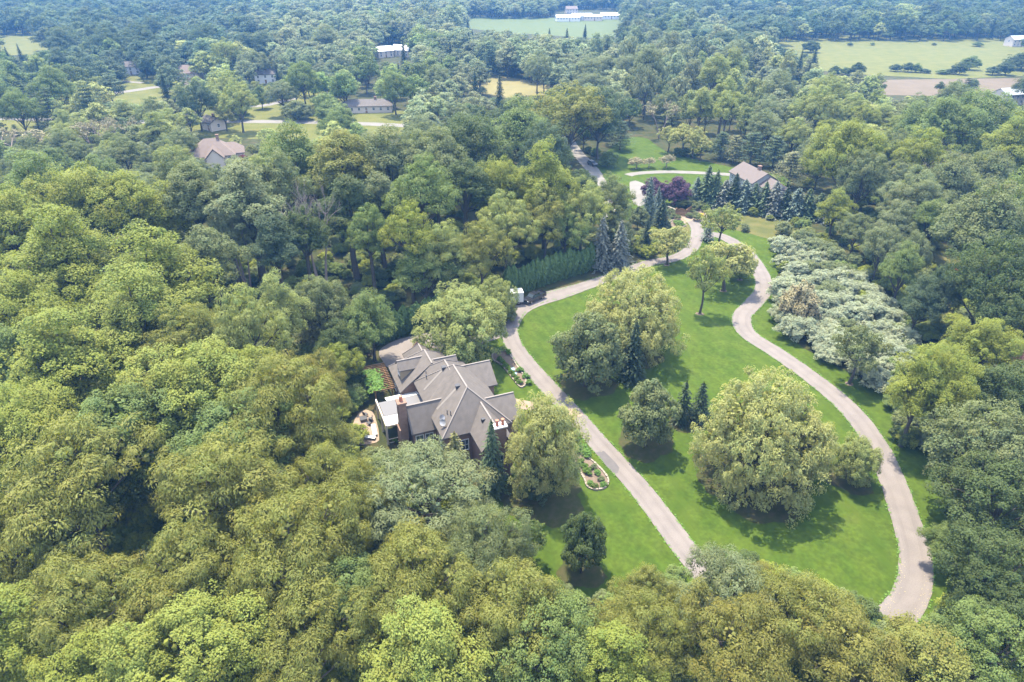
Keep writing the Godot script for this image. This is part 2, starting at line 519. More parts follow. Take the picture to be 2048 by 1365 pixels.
func make_kinds() -> void:
	# the numbers: seed, height, width, where the crown starts, limbs, their domes, tufts, leaves in a tuft, tuft size, leaf length and width, flatness, droop
	kinds.maple = [broad(11, 17, 12, 0.18, 15, 0.36, 280, 150, 0.78, 0.115, 0.066, 0.95, 2), broad(12, 18.5, 11, 0.16, 14, 0.37, 270, 150, 0.78, 0.115, 0.066, 1.0, 2, 0.6), broad(13, 16, 13, 0.18, 17, 0.34, 290, 148, 0.78, 0.115, 0.066, 0.9, 2)]
	kinds.ash = [broad(21, 17, 13, 0.22, 17, 0.33, 260, 150, 0.86, 0.145, 0.049, 0.72, 1), broad(22, 18, 12, 0.2, 15, 0.35, 250, 150, 0.86, 0.145, 0.049, 0.75, 1, 0.3), broad(23, 16, 14, 0.22, 19, 0.31, 270, 150, 0.86, 0.145, 0.049, 0.7, 1)]
	kinds.oak = [broad(31, 18, 14, 0.15, 17, 0.33, 260, 120, 0.95, 0.135, 0.092, 0.85, 0), broad(32, 20, 12, 0.15, 15, 0.35, 250, 120, 0.95, 0.135, 0.092, 0.9, 0, 0.4), broad(33, 17, 15, 0.15, 19, 0.31, 270, 116, 0.95, 0.135, 0.092, 0.8, 0)]
	kinds.tall = [broad(35, 23, 10, 0.36, 13, 0.40, 210, 112, 0.85, 0.135, 0.085, 0.95, 0, 0.5), broad(36, 24, 9, 0.30, 12, 0.40, 200, 112, 0.85, 0.135, 0.085, 1.0, 2, 0.7), broad(37, 22, 11, 0.40, 13, 0.40, 215, 112, 0.85, 0.14, 0.075, 0.85, 1, 0.4)]
	kinds.locust = [broad(41, 12, 12, -0.08, 30, 0.36, 720, 74, 0.5, 0.125, 0.045, 1.0, 0, 0.0, 1.0), broad(42, 12, 11, -0.05, 26, 0.37, 680, 74, 0.5, 0.125, 0.045, 1.0, 2, 0.0, 0.9)]
	kinds.thin = [broad(51, 12, 8, 0.24, 10, 0.40, 140, 48, 0.65, 0.18, 0.08, 0.85, 1), broad(52, 11, 7, 0.22, 9, 0.42, 130, 48, 0.65, 0.18, 0.08, 0.85, 1)]
	kinds.garden = [broad(61, 11, 10, -0.04, 17, 0.36, 270, 66, 0.68, 0.16, 0.11, 0.85, 0, 0.0, 0.8), broad(62, 12, 9.5, -0.04, 16, 0.36, 270, 66, 0.68, 0.16, 0.11, 0.85, 0, 0.3, 0.7)]
	kinds.shrub = [broad(71, 4.6, 5.2, 0.0, 10, 0.44, 150, 46, 0.42, 0.16, 0.06, 0.85, 2, 0.0, 0.7), broad(72, 4.2, 5.6, 0.0, 11, 0.42, 150, 46, 0.42, 0.16, 0.06, 0.85, 2, 0.0, 0.7)]
	kinds.bush = [broad(75, 2.4, 2.6, 0.02, 5, 0.55, 60, 34, 0.32, 0.13, 0.09, 0.8), broad(76, 2.2, 2.8, 0.02, 6, 0.5, 60, 34, 0.32, 0.13, 0.09, 0.8)]
	kinds.spruce = [spruce(81, 14, 6.4, 26, 14, 12, 0.34, 0.14), spruce(82, 15, 6.0, 28, 13, 12, 0.34, 0.14, 0.45)]
	kinds.small_spruce = [spruce(83, 8, 4.2, 18, 12, 7, 0.30, 0.12), spruce(84, 7, 4.2, 16, 12, 7, 0.30, 0.12, 0.2)]
	kinds.pine = [pine(91, 17, 10), pine(92, 16, 11)]
	kinds.column = [column(95, 6.6, 2.3), column(96, 7.0, 2.1)]
	kinds.bare = [bare(101, 17, 1), bare(102, 15, 3)]
	kinds.grey_wood = [bare(105, 13, 3, 3), bare(106, 12, 2, 3)]
	# the plain far trees, coarser leaves
	kinds.far = [broad(111, 16, 12, 0.1, 13, 0.40, 140, 42, 0.95, 0.27, 0.17, 0.85), broad(112, 17, 11, 0.1, 12, 0.42, 135, 42, 0.95, 0.27, 0.17, 0.9, 2, 0.4), broad(113, 15, 13, 0.1, 15, 0.38, 146, 42, 0.95, 0.27, 0.17, 0.8, 1), broad(114, 19, 11, 0.1, 14, 0.40, 140, 42, 0.95, 0.27, 0.17, 0.9, 0, 0.7)]

func plant(called: String, kind: String, colour: String, base: Vector3, wide: float, tall: float, variant := -1, bark := "bark") -> Node3D:
	var vs: Array = kinds[kind]
	var d: Dictionary = vs[variant % vs.size() if variant >= 0 else rng.randi() % vs.size()]
	var o := Node3D.new()
	o.name = numbered(called)
	add_child(o)
	o.position = base
	o.rotation.y = rng.randf() * TAU
	var odd := rng.randf_range(0.88, 1.13)
	o.scale = Vector3(wide / d.w * odd, tall / d.h, wide / d.w / odd)
	part("trunk", d.trunk, M[bark], o)
	part("crown", d.crown, leaf[colour], o)
	return o

func crown_at(u: float, v: float, w: float, ratio: float, high := 0.58) -> Array:
	# where a tree stands whose crown is centred on a pixel and w pixels wide: [base, width, height] in metres
	var hc := 9.0
	var p := Vector3.ZERO
	var wide := 0.0
	for k in 6:
		p = px(u, v, hc)
		wide = w * depth_of(p) / FOCAL
		hc = lerpf(hc, clampf(wide * ratio, 0.5, 30.0) * high, 0.8)
	return [Vector3(p.x, 0, p.z), wide, hc / high]

# ---------- the setting -------------------------------------------------------------------------------------

func sheet(points: Array, y: float) -> ArrayMesh:
	# a level sheet with its corners behind those pixels of the photograph
	var flat := PackedVector2Array()
	for p in points:
		var g := px(p[0], p[1])
		flat.append(Vector2(g.x, g.z))
	return sheet_at(flat, y)

func sheet_at(flat: PackedVector2Array, y: float) -> ArrayMesh:
	var b := Buf.new()
	var t := Geometry2D.triangulate_polygon(flat)
	for k in range(0, t.size(), 3):
		b.tri(Vector3(flat[t[k]].x, y, flat[t[k]].y), Vector3(flat[t[k + 1]].x, y, flat[t[k + 1]].y), Vector3(flat[t[k + 2]].x, y, flat[t[k + 2]].y), Vector3.UP)
	return b.mesh()

func wavy(points: Array, amount: float, step := 1.5) -> PackedVector2Array:
	# the outline behind those pixels, rounded and slightly uneven
	var g := []
	for p in points:
		var q := px(p[0], p[1])
		g.append(Vector2(q.x, q.z))
	var out := PackedVector2Array()
	var n := g.size()
	for k in n:
		var a: Vector2 = g[(k + n - 1) % n]
		var b: Vector2 = g[k]
		var c: Vector2 = g[(k + 1) % n]
		var d: Vector2 = g[(k + 2) % n]
		var m := maxi(2, int(b.distance_to(c) / step))
		for s in m:
			out.append(b.cubic_interpolate(c, a, d, float(s) / m) + Vector2(rng.randf_range(-amount, amount), rng.randf_range(-amount, amount)))
	return out

func smooth(points: Array, step := 1.0) -> Array:
	var g := []
	for p in points:
		g.append(px(p[0], p[1]))
	var out := []
	for k in g.size() - 1:
		var a: Vector3 = g[maxi(k - 1, 0)]
		var d: Vector3 = g[mini(k + 2, g.size() - 1)]
		var m := maxi(2, int(g[k].distance_to(g[k + 1]) / step))
		for s in m:
			out.append(g[k].cubic_interpolate(g[k + 1], a, d, float(s) / m))
	out.append(g[-1])
	return out

func ribbon(points: Array, half: float, y: float, ragged := 0.1, wider := {}) -> ArrayMesh:
	# a strip of paving that follows those pixels, with real edges; wheels have polished two darker paths into it
	var line := smooth(points)
	var b := Buf.new()
	var worn := FastNoiseLite.new()
	worn.seed = int(half * 1000.0)
	worn.frequency = 0.05
	var rows := []
	var steps := 12
	for k in line.size():
		var d: Vector3 = (line[mini(k + 1, line.size() - 1)] - line[maxi(k - 1, 0)]).normalized()
		var s := Vector3(-d.z, 0, d.x)
		var f := float(k) / (line.size() - 1)
		var h := half
		for at in wider:
			h += wider[at] * exp(-pow((f - at) / 0.06, 2.0))
		var row := []
		for q in steps + 1:
			var t := -1.0 + 2.0 * q / steps
			var e := rng.randf_range(-ragged, ragged) if q == 0 or q == steps else 0.0
			row.append(line[k] + s * (h * t + e) + Vector3(0, y, 0))
		rows.append(row)
	var down := Vector3(0, -0.08, 0)
	for k in line.size() - 1:
		for q in steps:
			var t := -1.0 + 2.0 * (q + 0.5) / steps
			var path := exp(-pow((absf(t) - 0.46) / 0.17, 2.0)) * (0.10 + 0.08 * worn.get_noise_2d(k * 1.0, 3.0))
			var edge := 0.10 * maxf(0.0, worn.get_noise_2d(k * 2.5, 60.0 * signf(t)) + 0.2) if absf(t) > 0.8 else 0.0
			var g := 1.0 - path - edge
			b.tint = Color(g, g, g * 0.995)
			b.quad(rows[k][q], rows[k + 1][q], rows[k + 1][q + 1], rows[k][q + 1], Vector3.UP)
		b.tint = Color(0.8, 0.8, 0.8)
		b.quad(rows[k][0], rows[k + 1][0], rows[k + 1][0] + down, rows[k][0] + down, rows[k][0] - rows[k][steps])
		b.quad(rows[k][steps], rows[k + 1][steps], rows[k + 1][steps] + down, rows[k][steps] + down, rows[k][steps] - rows[k][0])
	return b.mesh()

const WEST_DRIVE := [[1372, 433], [1392, 452], [1394, 475], [1380, 500], [1345, 518], [1300, 526], [1245, 546], [1180, 569], [1120, 588], [1068, 603], [1035, 622], [1020, 650], [1022, 680], [1050, 722], [1098, 776], [1150, 832], [1200, 890], [1285, 985], [1375, 1105], [1440, 1180], [1560, 1262], [1700, 1268]]
const EAST_DRIVE := [[1402, 478], [1430, 470], [1462, 482], [1495, 507], [1521, 545], [1528, 578], [1509, 605], [1484, 634], [1496, 668], [1555, 707], [1635, 764], [1700, 820], [1752, 890], [1785, 962], [1811, 1035], [1829, 1100], [1831, 1160], [1812, 1210], [1770, 1248], [1690, 1270]]

func make_setting() -> void:
	rng.seed = 5
	var b := Buf.new()
	b.quad(Vector3(-4000, -0.03, 200), Vector3(4000, -0.03, 200), Vector3(4000, -0.03, -6000), Vector3(-4000, -0.03, -6000), Vector3.UP)
	structure("ground", b.mesh(), M.floor, "leaf-littered woodland ground under the trees")
	structure("lawn", sheet_at(wavy([[985, 1010], [1035, 1150], [1180, 1215], [1400, 1180], [1560, 1190], [1720, 1290], [1900, 1310], [2010, 1240], [1960, 1100], [1900, 940], [1810, 800], [1690, 742], [1570, 662], [1552, 560], [1600, 468], [1480, 450], [1395, 478], [1330, 522], [1180, 562], [1040, 605], [1000, 660], [940, 690], [900, 730], [950, 900]], 0.15), -0.01), M.lawn, "mown bright green lawn round the brick mansion and between the drives")
	structure("grass_verge", sheet_at(wavy([[1240, 470], [1330, 440], [1372, 445], [1384, 470], [1370, 495], [1300, 520], [1240, 520]], 0.1), 0.0), M.rough_grass, "dry verge inside the gate left of the drive")
	structure("meadow_strip", sheet_at(wavy([[1400, 425], [1470, 430], [1570, 425], [1600, 450], [1560, 480], [1480, 462], [1420, 452]], 0.1), 0.0), M.rough_grass, "strip of dry grass along the dark conifer row")
	structure("clearing", sheet_at(wavy([[1860, 500], [1930, 505], [1950, 560], [1910, 650], [1870, 650], [1880, 590]], 0.2), -0.01), M.rough_grass, "dry grass clearing with the red tractor")
	structure("far_clearing", sheet_at(wavy([[1940, 715], [2048, 700], [2048, 790], [1940, 770]], 0.2), -0.01), M.rough_grass, "small grass gap beside the reddish shed")
	structure("neighbour_lawn", sheet_at(wavy([[1195, 330], [1240, 282], [1290, 276], [1340, 305], [1480, 338], [1580, 360], [1500, 420], [1400, 405], [1280, 440], [1200, 420], [1215, 370]], 0.2), -0.01), M.lawn, "bright green lawn before the grey house with the taupe roof")
	structure("driveway", ribbon(WEST_DRIVE, 1.75, 0.05, 0.06, {0.43: 0.9}), M.asphalt, "pale drive running from the gate past the brick mansion")
	structure("loop_drive", ribbon(EAST_DRIVE, 1.95, 0.06, 0.09), M.asphalt, "pale winding drive along the right side of the lawn")
	structure("turning_court", sheet_at(wavy([[758, 702], [790, 682], [850, 668], [960, 655], [1020, 640], [1025, 665], [960, 690], [880, 720], [790, 740], [765, 722]], 0.05), 0.035), M.asphalt, "paved court beside the garage end of the mansion")
	structure("asphalt_patch", sheet([[1192, 906], [1208, 903], [1220, 915], [1232, 927], [1239, 937], [1236, 947], [1228, 949], [1210, 930]], 0.054), M.fresh_asphalt, "darker repaired patch on the drive below the flower bed")
	structure("front_walk", sheet_at(wavy([[1010, 795], [1040, 800], [1100, 812], [1155, 822], [1166, 830], [1150, 836], [1090, 826], [1010, 812]], 0.03), 0.062), M.paving, "tan paved walk from the drive to the front door")
	structure("gate_apron", sheet_at(wavy([[1348, 434], [1358, 424], [1382, 424], [1392, 436], [1372, 446], [1352, 444]], 0.03), 0.056), M.paving, "pale paved apron before the wooden gate")
	structure("patio", sheet_at(wavy([[700, 868], [718, 826], [745, 824], [758, 870], [752, 886], [706, 890]], 0.05), 0.03), M.paving, "tan paved patio with loungers behind the mansion")
	# the road and drives by the neighbour
	structure("lane", ribbon([[1120, 255], [1150, 300], [1172, 325], [1192, 350], [1205, 385], [1222, 440]], 2.4, 0.03, 0.1), M.road, "grey lane with the parked dark car")
	structure("neighbour_drive", ribbon([[1256, 351], [1275, 347], [1330, 344], [1400, 346], [1470, 350]], 1.7, 0.04, 0.1), M.road, "pale drive to the grey house with the taupe roof")
	structure("drive_mouth", sheet_at(wavy([[1260, 364], [1285, 366], [1300, 385], [1290, 410], [1268, 408]], 0.05), 0.04), M.road, "pale patch of drive behind the blue spruce")
	# farmland and suburb
	structure("crop_field", sheet([[905, 36], [930, 33], [1240, 38], [1262, 46], [1248, 72], [1180, 76], [1000, 64], [925, 56]], 0.0), M.crop, "pale green crop field before the far white sheds")
	structure("pasture", sheet([[1540, 78], [1620, 70], [2080, 78], [2100, 150], [1900, 158], [1740, 150], [1600, 138], [1530, 96]], 0.0), M.pasture, "wide yellow-green pasture behind the woods")
	structure("soil_field", sheet([[1740, 160], [2080, 156], [2100, 196], [1760, 190]], 0.01), M.soil, "bare reddish field below the pasture")
	structure("hay_meadow", sheet([[905, 146], [1000, 152], [1110, 168], [1110, 190], [1010, 196], [920, 180]], 0.0), M.hay, "golden hay meadow behind the woods")
	structure("upper_meadow", sheet([[-30, 62], [60, 60], [120, 80], [100, 108], [-30, 112]], 0.0), M.pasture, "pale meadow at the upper left edge")
	structure("suburb_lawn", sheet([[-30, 232], [60, 190], [180, 160], [300, 150], [600, 160], [640, 190], [820, 225], [830, 275], [640, 282], [400, 275], [-30, 262]], -0.005), M.pasture, "wide grass of the suburban yards on the left")
	structure("far_lawn", sheet([[140, 35], [200, 32], [205, 56], [140, 62]], 0.0), M.pasture, "small pale yard among the far trees")
	structure("street", ribbon([[-20, 236], [120, 240], [300, 244], [470, 243], [640, 245], [800, 251], [950, 262]], 3.2, 0.02, 0.2), M.road, "pale street crossing the suburb")
	structure("side_street", ribbon([[200, 188], [245, 184], [300, 176], [345, 170], [420, 168], [500, 172]], 3.6, 0.025, 0.2), M.road, "pale curving side street before the far houses")
	structure("short_street", ribbon([[470, 212], [520, 212], [560, 204], [590, 196]], 2.6, 0.022, 0.2), M.road, "short pale drive between suburban trees")
	structure("house_drive", ribbon([[215, 160], [250, 163], [285, 166]], 2.0, 0.028, 0.1), M.road, "pale drive before the small far house")

# ---------- open ground that no tree may stand before ------------------------------------------------------

const OPEN := [
	[[1290, 520], [1340, 508], [1375, 480], [1372, 450], [1335, 430], [1350, 405], [1385, 400], [1420, 425], [1480, 440], [1545, 440], [1575, 470], [1560, 520], [1565, 580], [1550, 600], [1545, 640], [1570, 690], [1640, 735], [1700, 768], [1770, 780], [1790, 850], [1800, 900], [1840, 900], [1880, 930], [1900, 985], [1905, 1050], [1935, 1120], [1925, 1180], [1890, 1220], [1890, 1262], [1815, 1268], [1765, 1205], [1700, 1178], [1590, 1130], [1500, 1098], [1440, 1098], [1390, 1118], [1330, 1135], [1240, 1165], [1180, 1192], [1100, 1150], [1050, 1130], [1040, 1060], [990, 1030], [1000, 1000], [900, 990], [880, 900], [800, 885], [715, 895], [705, 825], [740, 780], [755, 690], [800, 672], [860, 660], [1000, 655], [1030, 630], [1035, 592], [1060, 585], [1150, 560], [1190, 520], [1240, 520]],
	[[1140, 310], [1170, 305], [1200, 330], [1240, 283], [1290, 280], [1340, 310], [1480, 335], [1500, 320], [1580, 345], [1580, 400], [1630, 430], [1400, 440], [1380, 420], [1280, 440], [1265, 400], [1200, 380], [1190, 350]],
	[[930, 37], [1240, 38], [1235, 66], [1180, 72], [1050, 60], [925, 54]],
	[[1110, 20], [1240, 20], [1240, 46], [1110, 46]],
	[[1550, 82], [2060, 82], [2060, 146], [1900, 154], [1740, 146], [1640, 126], [1640, 108], [1560, 90]],
	[[1770, 168], [1870, 168], [1880, 182], [1770, 186]], [[1960, 168], [2060, 165], [2060, 210], [1985, 212]],
	[[932, 152], [1000, 154], [1090, 172], [1085, 188], [1010, 188]],
	[[-5, 72], [50, 70], [95, 85], [90, 102], [-5, 106]],
	[[224, 180], [300, 166], [335, 168], [330, 182], [250, 196], [226, 196]], [[248, 128], [276, 128], [276, 148], [248, 148]], [[354, 128], [404, 128], [404, 152], [354, 152]], [[514, 136], [552, 136], [552, 162], [514, 162]],
	[[-5, 228], [60, 232], [60, 244], [-5, 244]], [[500, 206], [560, 198], [566, 232], [500, 236]], [[555, 240], [640, 240], [640, 272], [555, 272]], [[455, 236], [500, 238], [500, 262], [455, 262]], [[740, 238], [800, 238], [800, 264], [740, 264]],
	[[375, 288], [420, 278], [490, 310], [500, 330], [450, 345], [400, 345]], [[412, 240], [446, 240], [446, 260], [412, 260]],
	[[700, 192], [765, 192], [765, 218], [700, 218]], [[755, 95], [822, 93], [822, 118], [755, 118]],
	[[1865, 498], [1925, 505], [1930, 580], [1900, 640], [1880, 600]], [[1945, 715], [2055, 690], [2055, 770], [1945, 765]],
	[[1008, 592], [1020, 560], [1060, 535], [1188, 498], [1195, 540], [1060, 596]], [[758, 650], [800, 606], [880, 586], [884, 640], [775, 690]],
	[[1565, 490], [1620, 495], [1690, 570], [1760, 650], [1780, 730], [1760, 770], [1680, 740], [1590, 690], [1545, 640], [1560, 570]],
]
var open_polys := []

func in_open(p: Vector2) -> bool:
	for o in open_polys:
		if Geometry2D.is_point_in_polygon(p, o):
			return true
	return false

func blocks_view(base: Vector3, wide: float, tall: float, strict := true) -> bool:
	var top := to_px(base + Vector3(0, tall * 0.97, 0))
	var mid := base + Vector3(0, tall * 0.62, 0)
	var r := wide * 0.40
	var pts := [top, to_px(mid), to_px(mid + Vector3(r, 0, 0)), to_px(mid - Vector3(r, 0, 0)), to_px(base + Vector3(0, tall * 0.85, 0)), to_px(base + Vector3(r * 0.7, tall * 0.88, 0)), to_px(base + Vector3(-r * 0.7, tall * 0.88, 0))]
	if strict:
		pts.append(to_px(base + Vector3(0, tall * 0.3, 0)))
	for p in pts:
		if in_open(p):
			return true
	return false

# ---------- buildings ---------------------------------------------------------------------------------------

func spot(axis: String, a: float, y: float, l: float) -> Vector3:
	return Vector3(a, y, l) if axis == "z" else Vector3(l, y, a)

func slab(b: Buf, top: Array, thick := 0.2) -> void:
	# one roof slope with its thickness
	var down := Vector3(0, -thick, 0)
	var mid := Vector3.ZERO
	for p in top:
		mid += p / top.size()
	for k in range(1, top.size() - 1):
		b.tri(top[0], top[k], top[k + 1], Vector3.UP)
		b.tri(top[0] + down, top[k] + down, top[k + 1] + down, Vector3.DOWN)
	for k in top.size():
		var p: Vector3 = top[k]
		var q: Vector3 = top[(k + 1) % top.size()]
		b.quad(p, q, q + down, p + down, ((p + q) / 2.0 - mid) * Vector3(1, 0, 1))

func roof_on(house: Node3D, axis: String, a0: float, a1: float, l0: float, l1: float, eave: float, ridge: float, r0: float, r1: float, material: Material, cap: Material = null, sides := 3) -> MeshInstance3D:
	# a gabled or hipped roof; the ridge runs along the axis from r0 to r1
	var b := Buf.new()
	var am := (a0 + a1) / 2.0
	var p0 := spot(axis, am, ridge, r0)
	var p1 := spot(axis, am, ridge, r1)
	if sides & 1:
		slab(b, [spot(axis, a0, eave, l0), spot(axis, a0, eave, l1), p1, p0])
	if sides & 2:
		slab(b, [spot(axis, a1, eave, l0), spot(axis, a1, eave, l1), p1, p0])
	if r0 > l0 + 0.3:
		slab(b, [spot(axis, a0, eave, l0), spot(axis, a1, eave, l0), p0])
	if r1 < l1 - 0.3:
		slab(b, [spot(axis, a0, eave, l1), spot(axis, a1, eave, l1), p1])
	var o := part("roof", b.mesh(), material, house)
	if cap:
		var c := Buf.new()
		var lift := Vector3(0, 0.03, 0)
		c.bar(p0 + lift, p1 + lift, 0.24, 0.09)
		if r0 > l0 + 0.3:
			c.bar(spot(axis, a0, eave, l0) + lift, p0 + lift, 0.18, 0.07)
			c.bar(spot(axis, a1, eave, l0) + lift, p0 + lift, 0.18, 0.07)
		if r1 < l1 - 0.3:
			c.bar(spot(axis, a0, eave, l1) + lift, p1 + lift, 0.18, 0.07)
			c.bar(spot(axis, a1, eave, l1) + lift, p1 + lift, 0.18, 0.07)
		part("ridge_cap", c.mesh(), cap, o)
	return o

func walls_on(house: Node3D, axis: String, a0: float, a1: float, l0: float, l1: float, eave: float, ridge: float, gable0: bool, gable1: bool, material: Material) -> MeshInstance3D:
	var b := Buf.new()
	b.box(spot(axis, a0, 0, l0), spot(axis, a1, eave, l1))
	var am := (a0 + a1) / 2.0
	for g in [[gable0, l0], [gable1, l1]]:
		if g[0]:
			var inward: float = 0.12 if g[1] == l0 else -0.12
			var p := [spot(axis, a0, eave, g[1]), spot(axis, a1, eave, g[1]), spot(axis, am, ridge - 0.15, g[1])]
			var q := [spot(axis, a0, eave, g[1] + inward), spot(axis, a1, eave, g[1] + inward), spot(axis, am, ridge - 0.15, g[1] + inward)]
			b.tri(p[0], p[1], p[2], spot(axis, 0, 0, -inward))
			b.tri(q[0], q[1], q[2], spot(axis, 0, 0, inward))
			b.quad(p[0], p[2], q[2], q[0], Vector3.UP)
			b.quad(p[1], p[2], q[2], q[1], Vector3.UP)
	return part("wall", b.mesh(), material, house)

func window_on(house: Node3D, at: Vector3, face: Vector3, w: float, h: float, trim: Material) -> void:
	# a casing proud of the wall, and a pane set back in it with a cross of glazing bars
	var z := face.normalized()
	var x := Vector3.UP.cross(z)
	var t := Transform3D(Basis(x, Vector3.UP, z), at)
	var f := Buf.new()
	var e := 0.10
	f.box(Vector3(-w / 2 - e, -h / 2 - e, -0.05), Vector3(-w / 2, h / 2 + e, 0.09), t)
	f.box(Vector3(w / 2, -h / 2 - e, -0.05), Vector3(w / 2 + e, h / 2 + e, 0.09), t)
	f.box(Vector3(-w / 2, h / 2, -0.05), Vector3(w / 2, h / 2 + e, 0.085), t)
	f.box(Vector3(-w / 2, -h / 2 - e, -0.05), Vector3(w / 2, -h / 2, 0.12), t)
	f.box(Vector3(-0.025, -h / 2, 0.02), Vector3(0.025, h / 2, 0.06), t)
	f.box(Vector3(-w / 2, -0.025, 0.02), Vector3(-0.025, 0.025, 0.055), t)
	f.box(Vector3(0.025, -0.025, 0.02), Vector3(w / 2, 0.025, 0.055), t)
	var o := part("window", f.mesh(), trim, house)
	var g := Buf.new()
	g.box(Vector3(-w / 2, -h / 2, 0.005), Vector3(w / 2, h / 2, 0.018), t)
	part("pane", g.mesh(), M.glass, o)

func slope_point(x: float, z: float, west: bool) -> Vector3:
	# a point on the big west slope of the mansion
	return Vector3(x, 6.0 + (x if west else 11.0 - x) * 5.0 / 5.5, z)

func mansion() -> void:
	var o := thing("mansion", "brick mansion with many grey hipped and gabled roofs beside the drive", "house", Vector3(-10.198, 0, -79.356), deg_to_rad(21.84))
	var s: Material = M.shingle
	var c: Material = M.ridge_tile
	# main block and the lower block behind it
	walls_on(o, "z", 0.5, 10.5, -15.9, -0.5, 5.9, 11, false, false, M.brick)
	roof_on(o, "z", 0, 11, -16.5, 0, 6.0, 11.0, -11.4, -4.5, s, c)
	walls_on(o, "z", 0.55, 9.3, -18.9, -15.9, 5.8, 10, false, false, M.brick)
	roof_on(o, "z", 0.02, 9.8, -19.4, -9.0, 5.93, 10.36, -14.3, -11.0, s, c)
	# the two wings towards the drive
	walls_on(o, "x", -17.6, -11.0, 8.5, 12.2, 5.9, 8.4, false, true, M.brick)
	roof_on(o, "x", -18.0, -10.6, 7.2, 12.7, 6.0, 8.55, 7.2, 12.7, s, c)
	walls_on(o, "x", -6.9, -1.0, 8.5, 12.4, 5.9, 8.4, false, true, M.brick)
	roof_on(o, "x", -7.3, -0.6, 7.0, 12.8, 6.0, 8.6, 7.0, 12.8, s, c)
	# the near wing with the twin chimney pots
	walls_on(o, "z", 4.7, 9.3, -1.0, 4.6, 5.9, 8.9, false, true, M.brick)
	roof_on(o, "z", 4.3, 9.7, -3.2, 5.0, 6.0, 9.0, -3.2, 5.0, s, c)
	# garage block with its lower far end
	walls_on(o, "z", -2.0, 8.6, -24.8, -16.8, 4.4, 9.0, false, true, M.brick)
	roof_on(o, "z", -2.4, 9.0, -25.2, -16.3, 4.5, 9.0, -21.0, -16.3, s, c)
	walls_on(o, "z", 1.4, 6.0, -28.2, -24.8, 4.3, 6.8, true, false, M.brick)
	roof_on(o, "z", 1.0, 6.3, -28.6, -22.6, 4.4, 7.0, -26.7, -22.6, s, c)
	# dormers
	walls_on(o, "x", -21.2, -18.9, -1.5, 1.6, 7.2, 8.2, true, false, M.stucco)
	roof_on(o, "x", -21.5, -18.6, -1.8, 2.6, 7.2, 8.4, -1.8, 2.6, s, c)
	walls_on(o, "x", -19.2, -16.9, 4.2, 7.6, 7.3, 8.4, false, true, M.stucco)
	roof_on(o, "x", -19.5, -16.6, 3.4, 8.0, 7.3, 8.55, 3.4, 8.0, s, c)
	# family wing towards the patio
	walls_on(o, "x", -9.6, -5.0, -3.1, 0.6, 4.4, 7.8, true, false, M.brick)
	roof_on(o, "x", -10.0, -4.6, -3.5, 2.2, 4.5, 8.0, -3.5, 2.2, s, c)
	# chimneys
	var b := Buf.new()
	b.box(Vector3(-4.75, 0, -7.75), Vector3(-3.55, 9.1, -6.35))
	b.box(Vector3(-4.87, 9.1, -7.87), Vector3(-3.43, 9.35, -6.23))
	b.box(Vector3(-4.95, 0, -8.0), Vector3(-4.75, 4.6, -6.1))
	var ch := part("chimney", b.mesh(), M.brick, o)
	b = Buf.new()
	b.tube([Vector3(-4.15, 9.35, -7.05), Vector3(-4.15, 9.7, -7.05), Vector3(-4.15, 10.2, -7.05)], [0.30, 0.24, 0.27], 10)
	part("chimney_pot", b.mesh(), M.clay, ch)
	b = Buf.new()
	b.box(Vector3(6.4, 5.0, 4.15), Vector3(8.1, 9.6, 5.15))
	ch = part("chimney", b.mesh(), M.brick, o)
	b = Buf.new()
	b.box(Vector3(6.25, 9.6, 4.0), Vector3(8.25, 9.8, 5.3))
	part("chimney_cap", b.mesh(), M.white, ch)
	for x in [6.85, 7.7]:
		b = Buf.new()
		b.tube([Vector3(x, 9.8, 4.65), Vector3(x, 10.1, 4.65), Vector3(x, 10.6, 4.65), Vector3(x, 10.75, 4.65)], [0.26, 0.21, 0.2, 0.25], 10)
		part("chimney_pot", b.mesh(), M.clay, ch)
	# what stands on the roofs: box vents, pipes, washed streaks below the vents, two dishes
	for v in [Vector3(4.3, 0, -12.6), Vector3(4.6, 0, -6.3)]:
		var at := slope_point(v.x, v.z, true)
		b = Buf.new()
		b.box(Vector3(-0.32, -0.25, -0.28), Vector3(0.28, 0.28, 0.28), Transform3D(Basis.IDENTITY, at))
		b.box(Vector3(-0.40, 0.28, -0.34), Vector3(0.34, 0.34, 0.34), Transform3D(Basis.IDENTITY, at))
		part("roof_vent", b.mesh(), M.metal_dark, o)
		b = Buf.new()
		var lift := Vector3(-0.02, 0.022, 0)
		slab(b, [slope_point(v.x - 0.3, v.z - 0.26, true) + lift, slope_point(v.x - 0.3, v.z + 0.26, true) + lift, slope_point(v.x - 3.5, v.z + 0.34, true) + lift, slope_point(v.x - 3.6, v.z - 0.12, true) + lift], 0.015)
		part("washed_streak", b.mesh(), M.streak, o)
	b = Buf.new()
	b.box(Vector3(-0.3, -0.25, -0.26), Vector3(0.3, 0.28, 0.26), Transform3D(Basis.IDENTITY, Vector3(1.9, 7.9, -20.0)))
	part("roof_vent", b.mesh(), M.metal_dark, o)
	b = Buf.new()
	b.box(Vector3(-0.28, -0.25, -0.26), Vector3(0.28, 0.26, 0.26), Transform3D(Basis.IDENTITY, Vector3(6.2, 8.2, 0.6)))
	part("roof_vent", b.mesh(), M.metal_dark, o)
	for v in [Vector3(1.9, 0, -15.1), Vector3(1.7, 0, -14.2), Vector3(1.9, 0, -3.4), Vector3(2.2, 0, -2.6)]:
		var at := slope_point(v.x, v.z, true)
		b = Buf.new()
		b.tube([at - Vector3(0, 0.2, 0), at + Vector3(0, 0.75, 0)], [0.07, 0.07], 6)
		b.bar(at + Vector3(0, 0.72, -0.16), at + Vector3(0, 0.72, 0.16), 0.1)
		part("vent_pipe", b.mesh(), M.metal_dark, o)
